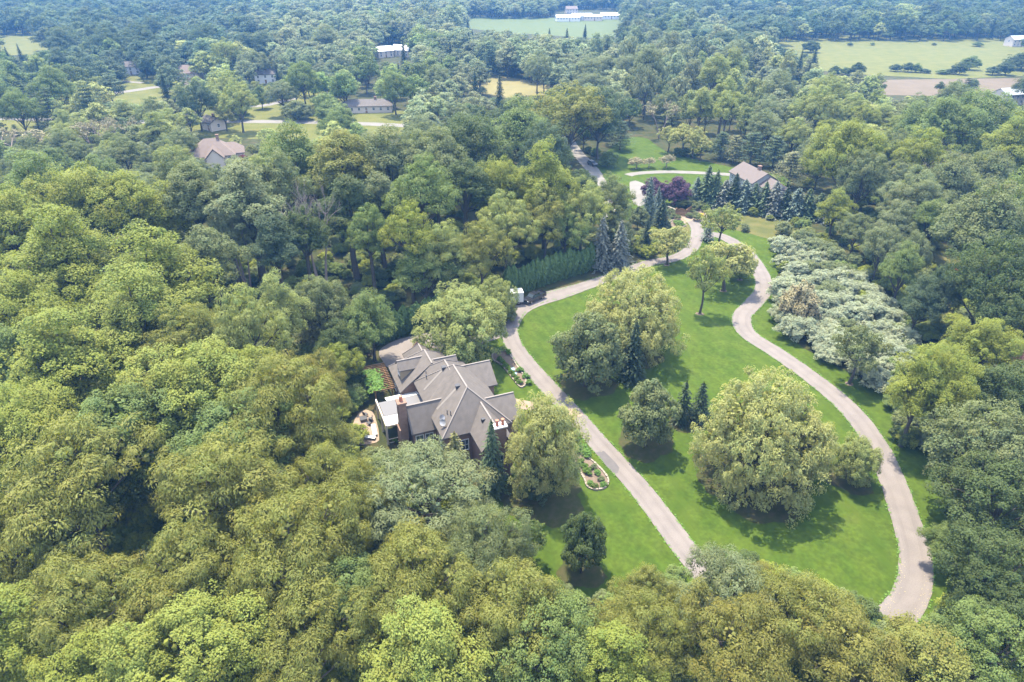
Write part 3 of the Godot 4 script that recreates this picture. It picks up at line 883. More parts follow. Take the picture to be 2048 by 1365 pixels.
	for v in [[Vector3(0.9, 0, -3.0), Vector3(0.5, 0.5, 0.7)], [Vector3(0.8, 0, -1.9), Vector3(-0.6, 0.45, 0.5)]]:
		var at := slope_point(v[0].x, v[0].z, true)
		b = Buf.new()
		b.tube([at - Vector3(0, 0.2, 0), at + Vector3(0, 0.7, 0)], [0.04, 0.04], 6)
		var d := part("satellite_dish", b.mesh(), M.metal, o)
		b = Buf.new()
		var z: Vector3 = v[1].normalized()
		var x := Vector3.UP.cross(z).normalized()
		var y := z.cross(x)
		var mid := at + Vector3(0, 0.75, 0)
		for ring in 3:
			for k in 14:
				var q0 := TAU * k / 14.0
				var q1 := TAU * (k + 1) / 14.0
				var r0 := 0.17 * ring
				var r1 := 0.17 * (ring + 1)
				var f := func(r: float, q: float) -> Vector3: return mid + (x * cos(q) * 1.1 + y * sin(q)) * r + z * r * r * 0.45
				b.quad(f.call(r0, q0), f.call(r1, q0), f.call(r1, q1), f.call(r0, q1), z)
		b.tube([mid, mid + z * 0.5], [0.02, 0.02], 5)
		part("reflector", b.mesh(), M.metal, d)
	# glazed porch roof: a flat grey deck between two white panelled slopes, on posts
	b = Buf.new()
	b.box(Vector3(-6.3, 4.15, -15.0), Vector3(0.5, 4.4, -11.0))
	part("porch_deck", b.mesh(), M.membrane, o)
	for k in 9:
		var x0 := -6.45 + k * 0.77
		var x1 := x0 + 0.74
		b = Buf.new()
		slab(b, [Vector3(x0, 4.34, -11.0), Vector3(x1, 4.34, -11.0), Vector3(x1, 3.7, -9.2), Vector3(x0, 3.7, -9.2)], 0.06)
		if k < 4:
			part("porch_panel", b.mesh(), M.white, o)
		b = Buf.new()
		slab(b, [Vector3(x0, 4.34, -15.0), Vector3(x1, 4.34, -15.0), Vector3(x1, 3.75, -17.0), Vector3(x0, 3.75, -17.0)], 0.06)
		if k > 1:
			part("porch_panel", b.mesh(), M.white, o)
	b = Buf.new()
	b.bar(Vector3(-6.5, 3.6, -9.3), Vector3(-3.2, 3.6, -9.3), 0.22, 0.3)
	b.bar(Vector3(-6.4, 3.75, -9.2), Vector3(-6.4, 3.75, -16.9), 0.22, 0.3)
	part("porch_beam", b.mesh(), M.cream, o)
	for z in [-9.4, -13.0, -16.8]:
		b = Buf.new()
		b.box(Vector3(-6.52, 0, z - 0.14), Vector3(-6.24, 3.6, z + 0.14))
		part("porch_post", b.mesh(), M.cream, o)
	b = Buf.new()
	b.bar(Vector3(-6.3, 0.95, -9.4), Vector3(-3.6, 0.95, -9.4), 0.1)
	b.bar(Vector3(-6.3, 0.25, -9.4), Vector3(-3.6, 0.25, -9.4), 0.1)
	part("porch_rail", b.mesh(), M.cream, o)
	# windows and doors in the walls that can be seen
	for w in [[Vector3(2.2, 3.6, -0.49), Vector3.BACK, 1.0, 1.8], [Vector3(3.6, 3.6, -0.49), Vector3.BACK, 1.0, 1.8], [Vector3(7.0, 3.4, 4.61), Vector3.BACK, 1.4, 1.8], [Vector3(-0.7, 2.9, -4.99), Vector3.BACK, 1.1, 1.7], [Vector3(-2.2, 2.9, -4.99), Vector3.BACK, 1.1, 1.7], [Vector3(0.49, 3.4, -2.5), Vector3.LEFT, 1.1, 1.8], [Vector3(-1.52, 6.3, -20.05), Vector3.LEFT, 1.1, 1.0], [Vector3(-2.02, 2.4, -19), Vector3.LEFT, 1.2, 1.5], [Vector3(-2.02, 2.4, -22), Vector3.LEFT, 1.2, 1.5], [Vector3(12.22, 3.4, -14.3), Vector3.RIGHT, 1.6, 1.8], [Vector3(12.42, 3.4, -4.0), Vector3.RIGHT, 1.6, 1.8], [Vector3(10.51, 3.2, -9.5), Vector3.RIGHT, 1.3, 1.8]]:
		window_on(o, w[0], w[1], w[2], w[3], M.white)
	b = Buf.new()
	b.box(Vector3(10.5, 0.2, -8.2), Vector3(10.6, 2.6, -7.4))
	part("front_door", b.mesh(), M.wood, o)

func plain_house(called: String, label: String, at: Vector3, turn: float, w: float, l: float, eave: float, ridge: float, hip: float, wall: Material, roof: Material, group := "", chimney := true) -> Node3D:
	# a house whose ridge runs along its own x; hip > 0 draws the ridge ends in
	var o := thing(called, label, "house", at, turn, group)
	var x := l / 2.0
	walls_on(o, "x", -w / 2, w / 2, -x, x, eave, ridge, hip <= 0.0, hip <= 0.0, wall)
	roof_on(o, "x", -w / 2 - 0.5, w / 2 + 0.5, -x - 0.4, x + 0.4, eave, ridge, -x - 0.4 + hip, x + 0.4 - hip, roof)
	var b := Buf.new()
	if chimney:
		b.box(Vector3(x * 0.35 - 0.5, eave, -0.45), Vector3(x * 0.35 + 0.5, ridge + 1.0, 0.45))
		b.box(Vector3(x * 0.35 - 0.6, ridge + 1.0, -0.55), Vector3(x * 0.35 + 0.6, ridge + 1.15, 0.55))
		part("chimney", b.mesh(), M.brick, o)
	var n := maxi(2, int(l / 3.2))
	for k in n:
		var wx := -x + l * (k + 0.5) / n
		window_on(o, Vector3(wx, eave - 1.3, w / 2 + 0.005), Vector3.BACK, 1.0, 1.3, M.white)
		if eave > 4.4 and k != n / 2:
			window_on(o, Vector3(wx, 1.6, w / 2 + 0.005), Vector3.BACK, 1.0, 1.4, M.white)
	b = Buf.new()
	var dx := -x + l * (n / 2 + 0.5) / n
	b.box(Vector3(dx - 0.5, 0.1, w / 2), Vector3(dx + 0.5, 2.2, w / 2 + 0.06))
	part("door", b.mesh(), M.wood, o)
	window_on(o, Vector3(x + 0.005, eave - 1.3, 0), Vector3.RIGHT, 1.0, 1.3, M.white)
	window_on(o, Vector3(-x - 0.005, eave - 1.3, 0), Vector3.LEFT, 1.0, 1.3, M.white)
	return o

func neighbours() -> void:
	# the grey house: its long side faces the drive, the lower annex continues to the right
	var a := px(1461, 343, 5.0)
	var c := px(1506, 367, 5.0)
	var d := (c - a) * Vector3(1, 0, 1)
	var turn := atan2(-d.z, d.x)
	var l := d.length()
	var back := Vector3(d.z, 0, -d.x).normalized()
	var w := 9.0
	var mid := (a + c) / 2.0 * Vector3(1, 0, 1) + back * (w / 2.0)
	var o := plain_house("neighbour_house", "grey two-storey house with taupe gable roof behind the conifer row", mid, turn, w, l, 5.0, 7.9, 0.0, M.siding, M.taupe_roof)
	walls_on(o, "x", -4.2, 2.2, l / 2 + 0.02, l / 2 + 6.0, 4.2, 6.2, false, true, M.siding)
	roof_on(o, "x", -4.6, 2.6, l / 2 - 0.5, l / 2 + 6.4, 4.3, 6.6, l / 2 - 0.5, l / 2 + 4.6, M.taupe_roof)
	# the hip-roofed house in the left wood
	var at := px(430, 330)
	o = plain_house("woodland_house", "tan house with big brown hipped roofs among the left woods", Vector3(at.x, 0, at.z), 0.35, 12.0, 15.0, 4.6, 9.6, 6.0, M.cream, M.brown_roof)
	walls_on(o, "z", -2.0, 3.6, 6.0, 9.6, 4.5, 7.6, false, true, M.cream)
	roof_on(o, "z", -2.5, 4.1, 2.0, 10.0, 4.6, 8.0, 2.0, 10.0, M.brown_roof)
	roof_on(o, "x", -6.5, 3.2, 5.0, 11.0, 4.4, 7.4, 5.0, 8.0, M.brown_roof)
	walls_on(o, "x", -6.0, 2.7, 7.5, 10.5, 4.3, 7.2, false, false, M.cream)
	for h in [
		["small grey-roofed far house with white gable among dark trees", 262, 148, 0.5, 8.0, 11.0, 4.8, 7.6, 0.0, M.white, M.shingle],
		["far house with broad tan hipped roof behind the side street", 377, 160, 0.1, 11.0, 15.0, 4.6, 8.6, 5.0, M.cream, M.brown_roof],
		["pale far house with plain grey gable roof right of the suburb", 533, 165, 0.25, 8.5, 12.0, 5.2, 8.2, 0.0, M.white, M.shingle],
		["low tan-roofed bungalow half hidden beside the side street", 372, 182, -0.1, 9.0, 16.0, 3.0, 5.4, 3.0, M.cream, M.brown_roof],
		["low long grey-roofed house behind the pale loose tree", 735, 222, 0.1, 10.0, 24.0, 3.2, 5.6, 4.0, M.cream, M.shingle],
		["pale garage with grey roof peeping from the left trees", 428, 258, -0.7, 7.0, 9.0, 3.4, 5.6, 0.0, M.cream, M.shingle],
		["low grey roof left of the pale garage in the trees", 372, 246, 0.0, 7.0, 11.0, 3.2, 5.0, 0.0, M.cream, M.shingle],
		["white-roofed barn left of its twin among far trees", 768, 114, 0.6, 8.0, 12.0, 4.5, 7.5, 0.0, M.cream, M.white],
		["white-roofed barn right of its twin among far trees", 806, 112, -0.4, 8.0, 14.0, 4.5, 7.8, 0.0, M.cream, M.white],
		["white farmhouse at the right edge below the reddish field", 2012, 208, 0.3, 8.0, 13.0, 5.2, 8.0, 0.0, M.cream, M.siding],
		["white far house behind the pasture near the right edge", 2030, 92, 0.2, 9.0, 14.0, 5.2, 8.0, 0.0, M.cream, M.siding],
		["small grey far house above the middle of the pasture", 1602, 70, 0.2, 9.0, 14.0, 4.8, 7.6, 0.0, M.siding, M.shingle],
		["long white far shed, leftmost beyond the crop field", 1135, 42, 0.1, 10.0, 26.0, 4.0, 6.4, 0.0, M.white, M.white],
		["white far shed, second from left beyond the crop field", 1163, 40, 0.1, 12.0, 22.0, 4.6, 7.0, 0.0, M.white, M.white],
		["white far shed, third from left beyond the crop field", 1186, 41, -0.1, 10.0, 20.0, 4.2, 6.4, 0.0, M.cream, M.siding],
		["white far shed at the right end beyond the crop field", 1222, 38, 0.0, 10.0, 24.0, 4.2, 6.6, 0.0, M.white, M.white],
		["pale far farmhouse above the white sheds", 1142, 27, 0.2, 10.0, 14.0, 5.4, 8.4, 0.0, M.cream, M.brown_roof],
	]:
		var p := px(h[1], h[2])
		plain_house("far_house", h[0], Vector3(p.x, 0, p.z), h[3], h[4], h[5], h[6], h[7], h[8], h[9], h[10], "houses and sheds in the distance", h[2] > 150)
	var p := px(2030, 748)
	plain_house("garden_shed", "shed with reddish roof at the right edge below the dark trees", Vector3(p.x, 0, p.z), 0.9, 6.0, 9.0, 2.6, 4.2, 0.0, M.brick, M.clay, "", false)

# ---------- planting ---------------------------------------------------------------------------------------

func stand(called: String, kind: String, colour: String, ub: float, vb: float, top: float, w: float, label: String, group := "", variant := -1, bark := "bark") -> Node3D:
	# a tree whose foot is behind pixel (ub, vb), whose tip reaches pixel row top, and which is w pixels wide
	var base := px(ub, vb)
	var lo := 0.3
	var hi := 40.0
	for k in 24:
		var m := (lo + hi) / 2.0
		if to_px(base + Vector3(0, m, 0)).y > top:
			lo = m
		else:
			hi = m
	var wide := w * depth_of(base + Vector3(0, lo * 0.6, 0)) / FOCAL
	var o := plant(called, kind, colour, base, wide, lo, variant, bark)
	tag(o, label, "shrub" if called.ends_with("shrub") or called.ends_with("bush") else "tree", group)
	planted.append([base, wide])
	return o

# crowns picked out in the woods: u, v of the crown's middle, its width in pixels, height over width, kind, colour
const CROWNS := [
	# lower left wood
	[150, 975, 310, 1.25, "ash", "olive"], [455, 990, 290, 1.25, "ash", "olive"], [590, 1125, 300, 1.2, "ash", "olive"], [380, 1160, 260, 1.2, "ash", "olive"], [180, 1220, 270, 1.2, "ash", "olive"], [660, 985, 190, 1.4, "ash", "olive"], [10, 1120, 220, 1.3, "ash", "olive"], [30, 1280, 230, 1.3, "maple", "yellow_green"], [390, 1300, 300, 1.2, "maple", "lime"], [620, 1300, 260, 1.2, "ash", "olive"], [830, 1180, 260, 1.2, "ash", "olive"], [840, 1310, 260, 1.2, "maple", "lime"], [1010, 1230, 250, 1.2, "ash", "olive"], [970, 1110, 200, 1.3, "ash", "grey_green"], [1090, 1290, 230, 1.2, "oak", "mid_green"], [700, 1200, 200, 1.3, "maple", "mid_green"], [190, 1345, 240, 1.2, "maple", "yellow_green"],
	# left wood
	[60, 870, 230, 1.4, "maple", "yellow_green"], [250, 880, 240, 1.3, "maple", "mid_green"], [390, 790, 250, 1.3, "maple", "lime"], [560, 830, 260, 1.2, "ash", "olive"], [620, 800, 180, 1.3, "ash", "gold"], [140, 740, 240, 1.3, "maple", "yellow_green"], [280, 650, 220, 1.4, "maple", "lime"], [60, 640, 210, 1.4, "maple", "yellow_green"], [310, 570, 210, 1.4, "maple", "yellow_green"], [130, 540, 210, 1.5, "maple", "yellow_green"], [490, 670, 150, 1.9, "ash", "feather_green"], [380, 700, 180, 1.4, "ash", "olive"], [560, 630, 110, 2.0, "maple", "feather_green"], [20, 470, 190, 1.5, "maple", "yellow_green"], [170, 420, 200, 1.4, "maple", "yellow_green"], [80, 410, 170, 1.5, "maple", "mid_green"], [270, 430, 180, 1.4, "maple", "yellow_green"], [30, 740, 200, 1.4, "maple", "mid_green"], [480, 890, 230, 1.3, "maple", "mid_green"], [635, 895, 170, 1.3, "ash", "olive"], [470, 780, 200, 1.3, "maple", "yellow_green"], [200, 960, 180, 1.4, "oak", "dark_green"],
	# the dark grove behind
	[390, 420, 120, 2.1, "tall", "grey_green"], [500, 430, 140, 1.9, "tall", "sage"], [425, 540, 120, 2.0, "tall", "grey_green"], [560, 400, 120, 2.0, "tall", "grey_green"], [590, 330, 130, 1.8, "oak", "mid_green"], [690, 350, 130, 1.8, "tall", "olive"], [780, 340, 150, 1.7, "oak", "grey_green"], [870, 330, 150, 1.7, "oak", "grey_green"], [700, 440, 110, 2.0, "tall", "dark_green"], [850, 420, 140, 1.8, "tall", "mid_green"], [940, 300, 150, 1.7, "oak", "dark_green"], [1040, 270, 150, 1.7, "oak", "mid_green"], [1140, 230, 160, 1.7, "oak", "olive"], [1090, 310, 110, 1.8, "oak", "blue_green"], [1200, 228, 110, 1.4, "oak", "blue_green"], [610, 490, 95, 2.2, "tall", "dark_green"], [550, 510, 100, 2.1, "tall", "blue_green"], [930, 400, 110, 1.9, "tall", "dark_green"], [460, 480, 90, 2.2, "tall", "sage"], [760, 430, 100, 2.1, "tall", "grey_green"],
	# the light trees left of the drive
	[740, 490, 90, 2.2, "tall", "mid_green"], [820, 495, 105, 2.1, "tall", "yellow_green"], [890, 510, 110, 1.7, "ash", "feather_green"], [1000, 385, 115, 1.8, "maple", "yellow_green"], [1090, 380, 125, 1.9, "maple", "yellow_green"], [1010, 455, 125, 1.5, "ash", "feather_green"], [1090, 440, 115, 1.5, "ash", "olive"], [1165, 425, 110, 1.6, "ash", "feather_green"], [960, 505, 115, 1.5, "ash", "olive"], [1220, 410, 100, 1.6, "ash", "grey_green"], [850, 540, 110, 1.4, "oak", "mid_green"], [1235, 455, 70, 1.5, "garden", "sage"], [395, 352, 75, 1.3, "ash", "sage"], [478, 352, 80, 1.3, "maple", "sage"], [345, 325, 80, 1.3, "ash", "feather_green"], [1130, 455, 95, 1.5, "maple", "mid_green"],
	# beside the mansion
	[740, 640, 110, 1.5, "oak", "mid_green"], [640, 610, 110, 1.6, "oak", "grey_green"], [675, 735, 95, 1.4, "ash", "yellow_green"], [680, 690, 90, 1.6, "oak", "dark_green"], [850, 992, 285, 0.82, "ash", "sage"], [700, 1040, 160, 1.5, "ash", "olive"],
	# bottom right
	[1455, 1190, 215, 1.1, "ash", "sage"], [1600, 1235, 230, 1.1, "ash", "olive"], [1470, 1300, 260, 1.15, "ash", "gold"], [1690, 1320, 230, 1.2, "ash", "gold"], [1280, 1270, 190, 1.4, "ash", "olive"], [1230, 1340, 200, 1.3, "maple", "yellow_green"], [1840, 1340, 210, 1.2, "oak", "olive"], [1980, 1300, 210, 1.2, "oak", "mid_green"], [1290, 1190, 120, 1.5, "ash", "olive"],
	# right side
	[1990, 1140, 200, 1.3, "oak", "dark_green"], [2000, 1010, 220, 1.2, "oak", "dark_green"], [1980, 890, 220, 1.2, "oak", "grey_green"], [2030, 800, 170, 1.4, "oak", "dark_green"], [1990, 560, 180, 1.5, "oak", "dark_green"], [2040, 640, 150, 1.5, "oak", "dark_green"], [1970, 450, 160, 1.5, "oak", "grey_green"], [2030, 420, 150, 1.5, "oak", "mid_green"], [1990, 490, 120, 1.5, "oak", "dark_green"], [1900, 1080, 90, 1.4, "oak", "mid_green"], [2000, 1220, 160, 1.3, "oak", "dark_green"],
	# behind the thicket
	[1690, 310, 140, 1.4, "maple", "yellow_green"], [1725, 355, 95, 1.7, "oak", "grey_green"], [1825, 400, 130, 1.25, "ash", "sage"], [1880, 260, 150, 1.4, "maple", "mid_green"], [1960, 240, 140, 1.4, "oak", "mid_green"], [2020, 300, 130, 1.4, "maple", "yellow_green"], [1780, 310, 100, 1.4, "ash", "grey_green"], [1840, 320, 120, 1.4, "ash", "yellow_green"], [1900, 370, 120, 1.4, "oak", "grey_green"], [1790, 450, 80, 1.6, "oak", "sage"], [1860, 450, 90, 1.5, "oak", "mid_green"], [1970, 360, 110, 1.4, "oak", "grey_green"],
]

# the look of the rest of the woods: near this pixel, these kinds and colours
const LOOKS := [
	[60, 1250, "ash", "olive"], [300, 1050, "ash", "olive"], [600, 1200, "ash", "olive"], [900, 1250, "maple", "yellow_green"], [1100, 1330, "oak", "mid_green"], [1400, 1300, "ash", "gold"], [1650, 1300, "ash", "gold"], [1900, 1340, "oak", "olive"],
	[60, 900, "maple", "mid_green"], [250, 780, "maple", "yellow_green"], [100, 600, "maple", "yellow_green"], [300, 500, "maple", "yellow_green"], [500, 720, "ash", "olive"], [620, 800, "ash", "olive"], [150, 400, "maple", "mid_green"],
	[420, 450, "tall", "grey_green"], [560, 480, "tall", "blue_green"], [700, 420, "tall", "mid_green"], [800, 330, "oak", "grey_green"], [620, 300, "oak", "olive"], [950, 320, "oak", "dark_green"], [1120, 240, "oak", "dark_green"],
	[850, 530, "ash", "feather_green"], [1050, 430, "maple", "yellow_green"], [1150, 480, "ash", "olive"], [660, 620, "oak", "mid_green"],
	[2000, 1050, "oak", "dark_green"], [1960, 700, "oak", "dark_green"], [2000, 480, "oak", "grey_green"], [1850, 420, "oak", "sage"], [1950, 280, "maple", "mid_green"], [1700, 280, "maple", "yellow_green"],
	[60, 300, "ash", "grey_green"], [250, 280, "ash", "grey_green"], [300, 340, "maple", "sage"], [500, 300, "ash", "sage"], [600, 270, "ash", "feather_green"],
	[1600, 240, "ash", "sage"], [1450, 200, "tall", "feather_green"], [1300, 230, "ash", "grey_green"], [1350, 150, "tall", "sage"], [1500, 130, "ash", "sage"], [1200, 130, "maple", "sage"], [1700, 200, "ash", "feather_green"], [1850, 220, "ash", "grey_green"],
	[900, 200, "ash", "sage"], [700, 180, "oak", "mid_green"], [800, 130, "oak", "mid_green"], [1000, 100, "ash", "sage"], [600, 120, "oak", "sage"], [400, 100, "oak", "blue_green"], [200, 110, "oak", "blue_green"], [100, 150, "oak", "mid_green"], [60, 200, "pine", "pine_green"], [200, 215, "maple", "feather_green"], [430, 205, "ash", "feather_green"], [640, 210, "oak", "mid_green"],
	[300, 40, "oak", "blue_green"], [700, 60, "oak", "sage"], [900, 90, "oak", "sage"], [100, 50, "oak", "dark_green"], [1500, 40, "oak", "blue_green"], [1800, 40, "oak", "dark_green"], [1300, 40, "oak", "dark_green"], [1400, 90, "maple", "sage"], [2030, 150, "oak", "dark_green"],
]

func look_at_px(p: Vector2) -> Array:
	var best := []
	for l in LOOKS:
		best.append([Vector2((l[0] - p.x), (l[1] - p.y) * 1.4).length() * rng.randf_range(0.6, 1.4), l[2], l[3]])
	best.sort_custom(func(a, b): return a[0] < b[0])
	var pick: Array = best[0] if rng.randf() < 0.75 else best[1]
	return [pick[1], pick[2]]

func near_planted(base: Vector3, wide: float) -> bool:
	for p in planted:
		if Vector2(p[0].x - base.x, p[0].z - base.z).length() < 0.40 * (wide + p[1]):
			return true
	return false

const COLOUR_WORDS := {"yellow_green": "yellow-green", "lime": "bright lime-green", "olive": "olive", "gold": "golden-brown", "sage": "silvery sage", "grey_green": "grey-green", "mid_green": "mid-green", "dark_green": "dark green", "blue_green": "bluish green", "feather": "pale yellow", "feather_green": "pale yellow-green", "pine_green": "dark", "pine_yellow": "yellowish", "spruce_dark": "dark", "spruce_blue": "bluish"}

func plant_woods() -> void:
	for o in OPEN:
		var poly := PackedVector2Array()
		for p in o:
			poly.append(Vector2(p[0], p[1]))
		open_polys.append(poly)
	rng.seed = 77
	for c in CROWNS:
		var at := crown_at(c[0], c[1], c[2], c[3])
		var o := plant("broadleaf_tree", c[4], c[5], at[0], at[1], at[2])
		planted.append([at[0], at[1]])
		woods.append({"node": o, "at": Vector2(c[0], c[1]), "w": c[2], "colour": c[5], "kind": c[4]})

func fill_woods() -> void:
	# the rest of the woods: the largest in the picture one by one, those farther off as one mass
	rng.seed = 909
	var spots := []
	var z := -38.0
	while z > -1500.0:
		var far := -z
		var step := 8.2 if far < 260.0 else (9.5 if far < 480.0 else 12.5)
		var reach := 0.80 * far * 1.12 + 45.0
		var x := -reach
		while x < reach:
			var base := Vector3(x + rng.randf_range(-0.42, 0.42) * step, 0, z + rng.randf_range(-0.42, 0.42) * step)
			x += step
			var wide := rng.randf_range(8.0, 13.5) if rng.randf() < 0.8 else rng.randf_range(12.0, 17.0)
			var tall := wide * rng.randf_range(1.15, 1.5)
			if far > 480.0:
				wide *= 1.3
				tall *= 1.12
			var p := to_px(base + Vector3(0, tall * 0.7, 0))
			if p.y < -40.0 or p.y > 1480.0 or p.x < -160.0 or p.x > 2210.0:
				continue
			if far < 420.0 and near_planted(base, wide):
				continue
			var foot := to_px(base)
			if in_open(foot):
				continue
			if blocks_view(base, wide, tall):
				if rng.randf() < 0.5:
					continue
				wide *= 0.5
				tall *= 0.45
				if blocks_view(base, wide, tall):
					continue
			spots.append({"base": base, "w": wide, "h": tall, "at": p, "size": wide / depth_of(base)})
			planted.append([base, wide * 0.8])
		z -= step * 0.87
	var drift := FastNoiseLite.new()
	drift.seed = 4
	drift.frequency = 0.012
	spots.sort_custom(func(a, b): return a.size > b.size)
	var made := 0
	for s in spots:
		var look := look_at_px(s.at)
		if look[0] == "tall":
			s.h *= 1.45
			s.w *= 0.85
		if made < 300 - CROWNS.size() - 12 and look[0] != "pine" and s.at.y < 1400.0 and s.at.x > -40.0 and s.at.x < 2090.0:
			made += 1
			var o := plant("broadleaf_tree", look[0], look[1], s.base, s.w, s.h)
			woods.append({"node": o, "at": s.at, "w": s.size * FOCAL, "colour": look[1], "kind": look[0]})
		else:
			var kind: String = look[0]
			if s.size * FOCAL < 75.0 and kind != "pine":
				kind = "far"
			if rng.randf() < 0.04 + 0.35 * maxf(0.0, drift.get_noise_2d(s.base.x + 500.0, s.base.z) - 0.2) and s.at.y < 260.0:
				kind = "spruce"
				look[1] = "spruce_dark"
			elif rng.randf() < 0.03:
				kind = "pine"
				look[1] = "pine_green"
			var vs: Array = kinds[kind]
			var n := rng.randi() % vs.size()
			var key := "%s %d" % [kind, n]
			if not far_mass.has(key):
				far_mass[key] = []
			var sc := Vector3(s.w / vs[n].w, s.h / vs[n].h, s.w / vs[n].w)
			if kind == "spruce":
				sc = Vector3.ONE * rng.randf_range(0.9, 1.35)
			var c: Color = leaf[look[1]].albedo_color.srgb_to_linear()
			var f := rng.randf_range(0.78, 1.3) * (0.98 + 0.45 * drift.get_noise_2d(s.base.x, s.base.z))
			far_mass[key].append([Transform3D(Basis(Vector3.UP, rng.randf() * TAU).scaled_local(sc), s.base), Color(c.r * f * rng.randf_range(0.92, 1.1), c.g * f, c.b * f)])
	# low growth under the near woods
	for k in 5200:
		var q := px(rng.randf_range(-80.0, 2130.0), rng.randf_range(300.0, 1500.0))
		var scrub := rng.randf_range(2.2, 4.6)
		if in_open(to_px(q)) or in_open(to_px(q + Vector3(0, scrub, 0))) or Vector2(q.x, q.z).length() > 330.0:
			continue
		var n := rng.randi() % 2
		var key := "shrub %d" % n
		if not far_mass.has(key):
			far_mass[key] = []
		var c: Color = leaf[["mid_green", "dark_green", "grey_green", "yellow_green"][rng.randi() % 4]].albedo_color.srgb_to_linear()
		far_mass[key].append([Transform3D(Basis(Vector3.UP, rng.randf() * TAU).scaled_local(Vector3(scrub / 5.2, scrub / 5.5, scrub / 5.2)), q), c])
	var mass := Node3D.new()
	mass.name = "distant_woodland"
	add_child(mass)
	tag(mass, "hazy unbroken woodland covering the distance", "woodland", "", "stuff")
	var white := StandardMaterial3D.new()
	white.vertex_color_use_as_albedo = true
	white.roughness = 0.6
	white.metallic_specular = 0.2
	white.backlight_enabled = true
	white.backlight = lin(0.5, 0.5, 0.28)
	var total := 0
	for key in far_mass:
		var bits: PackedStringArray = key.split(" ")
		var d: Dictionary = kinds[bits[0]][int(bits[1])]
		for which in ["crown", "trunk"]:
			var mm := MultiMesh.new()
			mm.transform_format = MultiMesh.TRANSFORM_3D
			mm.use_colors = which == "crown"
			mm.mesh = d[which]
			mm.instance_count = far_mass[key].size()
			for k in far_mass[key].size():
				mm.set_instance_transform(k, far_mass[key][k][0])
				if which == "crown":
					mm.set_instance_color(k, far_mass[key][k][1])
			var o := MultiMeshInstance3D.new()
			o.name = "woodland_" + ("canopy" if which == "crown" else "trunks")
			o.multimesh = mm
			o.material_override = white if which == "crown" else M.bark
			o.set_meta("kind", "stuff")
			mass.add_child(o, true)
		total += far_mass[key].size()
	print("single trees ", made, " far trees ", total)

# ---------- labels for the trees of the woods ----------------------------------------------------------------

const MARKS := [[900, 780, "brick mansion"], [1035, 600, "white van"], [1365, 425, "wooden gate"], [1510, 355, "taupe-roofed house"], [430, 310, "hip-roofed house"], [1680, 640, "silver thicket"], [1860, 1060, "loop drive"], [1912, 545, "red tractor"], [740, 850, "patio"], [1185, 330, "dark car on the lane"], [0, 1365, "lower left corner"], [0, 700, "middle of the left edge"], [0, 330, "upper left edge"], [700, 1365, "bottom edge"], [1340, 1365, "bottom centre"], [2048, 1365, "lower right corner"], [2048, 800, "middle of the right edge"], [2048, 330, "upper right edge"], [645, 480, "bare brown tree"], [1000, 170, "hay meadow"], [1850, 110, "pasture"], [1810, 175, "reddish field"], [375, 145, "far suburb houses"], [1120, 540, "tall clipped hedge"], [1250, 620, "domed tree on the lawn"], [300, 1000, "lower left wood"], [300, 600, "left wood"]]
const ORDER := ["first", "second", "third", "fourth", "fifth", "sixth", "seventh", "eighth", "ninth", "tenth", "eleventh", "twelfth", "thirteenth", "fourteenth", "fifteenth", "sixteenth", "seventeenth", "eighteenth", "nineteenth", "twentieth"]

func label_woods() -> void:
	var bins := {}
	for t in woods:
		var best := 0
		for k in MARKS.size():
			if t.at.distance_to(Vector2(MARKS[k][0], MARKS[k][1])) < t.at.distance_to(Vector2(MARKS[best][0], MARKS[best][1])):
				best = k
		var d: Vector2 = t.at - Vector2(MARKS[best][0], MARKS[best][1])
		var where := ""
		if absf(d.x) > absf(d.y):
			where = "right of" if d.x > 0 else "left of"
		else:
			where = "below" if d.y > 0 else "above"
		var key := "%s tree %s the %s" % [COLOUR_WORDS[t.colour], where, MARKS[best][2]]
		if not bins.has(key):
			bins[key] = []
		bins[key].append(t)
	for key in bins:
		var list: Array = bins[key]
		list.sort_custom(func(a, b): return a.at.x < b.at.x)
		for k in list.size():
			var size: String = "large" if list[k].w > 170 else ("medium" if list[k].w > 80 else "small")
			var text: String = size + " " + key
			if list.size() > 1:
				text = "%s %s, %s from the left" % [size, key, ORDER[mini(k, 19)]]
			tag(list[k].node, text, "tree", "trees of the surrounding woods")

# ---------- vehicles -----------------------------------------------------------------------------------------

func side_prism(b: Buf, outline: Array, half: float, tuck := 0.0, tuck_from := 9.0) -> void:
	# a car body: its side outline (z, y) given a width, drawn in above tuck_from
	var l := []
	var r := []
	for p in outline:
		var h: float = half - (tuck if p[1] > tuck_from else 0.0)
		l.append(Vector3(-h, p[1], p[0]))
		r.append(Vector3(h, p[1], p[0]))
	var flat := PackedVector2Array()
	for p in outline:
		flat.append(Vector2(p[0], p[1]))
	var t := Geometry2D.triangulate_polygon(flat)
	for k in range(0, t.size(), 3):
		b.tri(l[t[k]], l[t[k + 1]], l[t[k + 2]], Vector3.LEFT)
		b.tri(r[t[k]], r[t[k + 1]], r[t[k + 2]], Vector3.RIGHT)
	var mid := Vector3(0, 0.8, 0)
	for k in outline.size():
		var n := (k + 1) % outline.size()
		var d: Vector2 = flat[n] - flat[k]
		var out := Vector3(0, -d.x, d.y)
		if Geometry2D.is_polygon_clockwise(flat):
			out = -out
		b.quad(l[k], l[n], r[n], r[k], out)

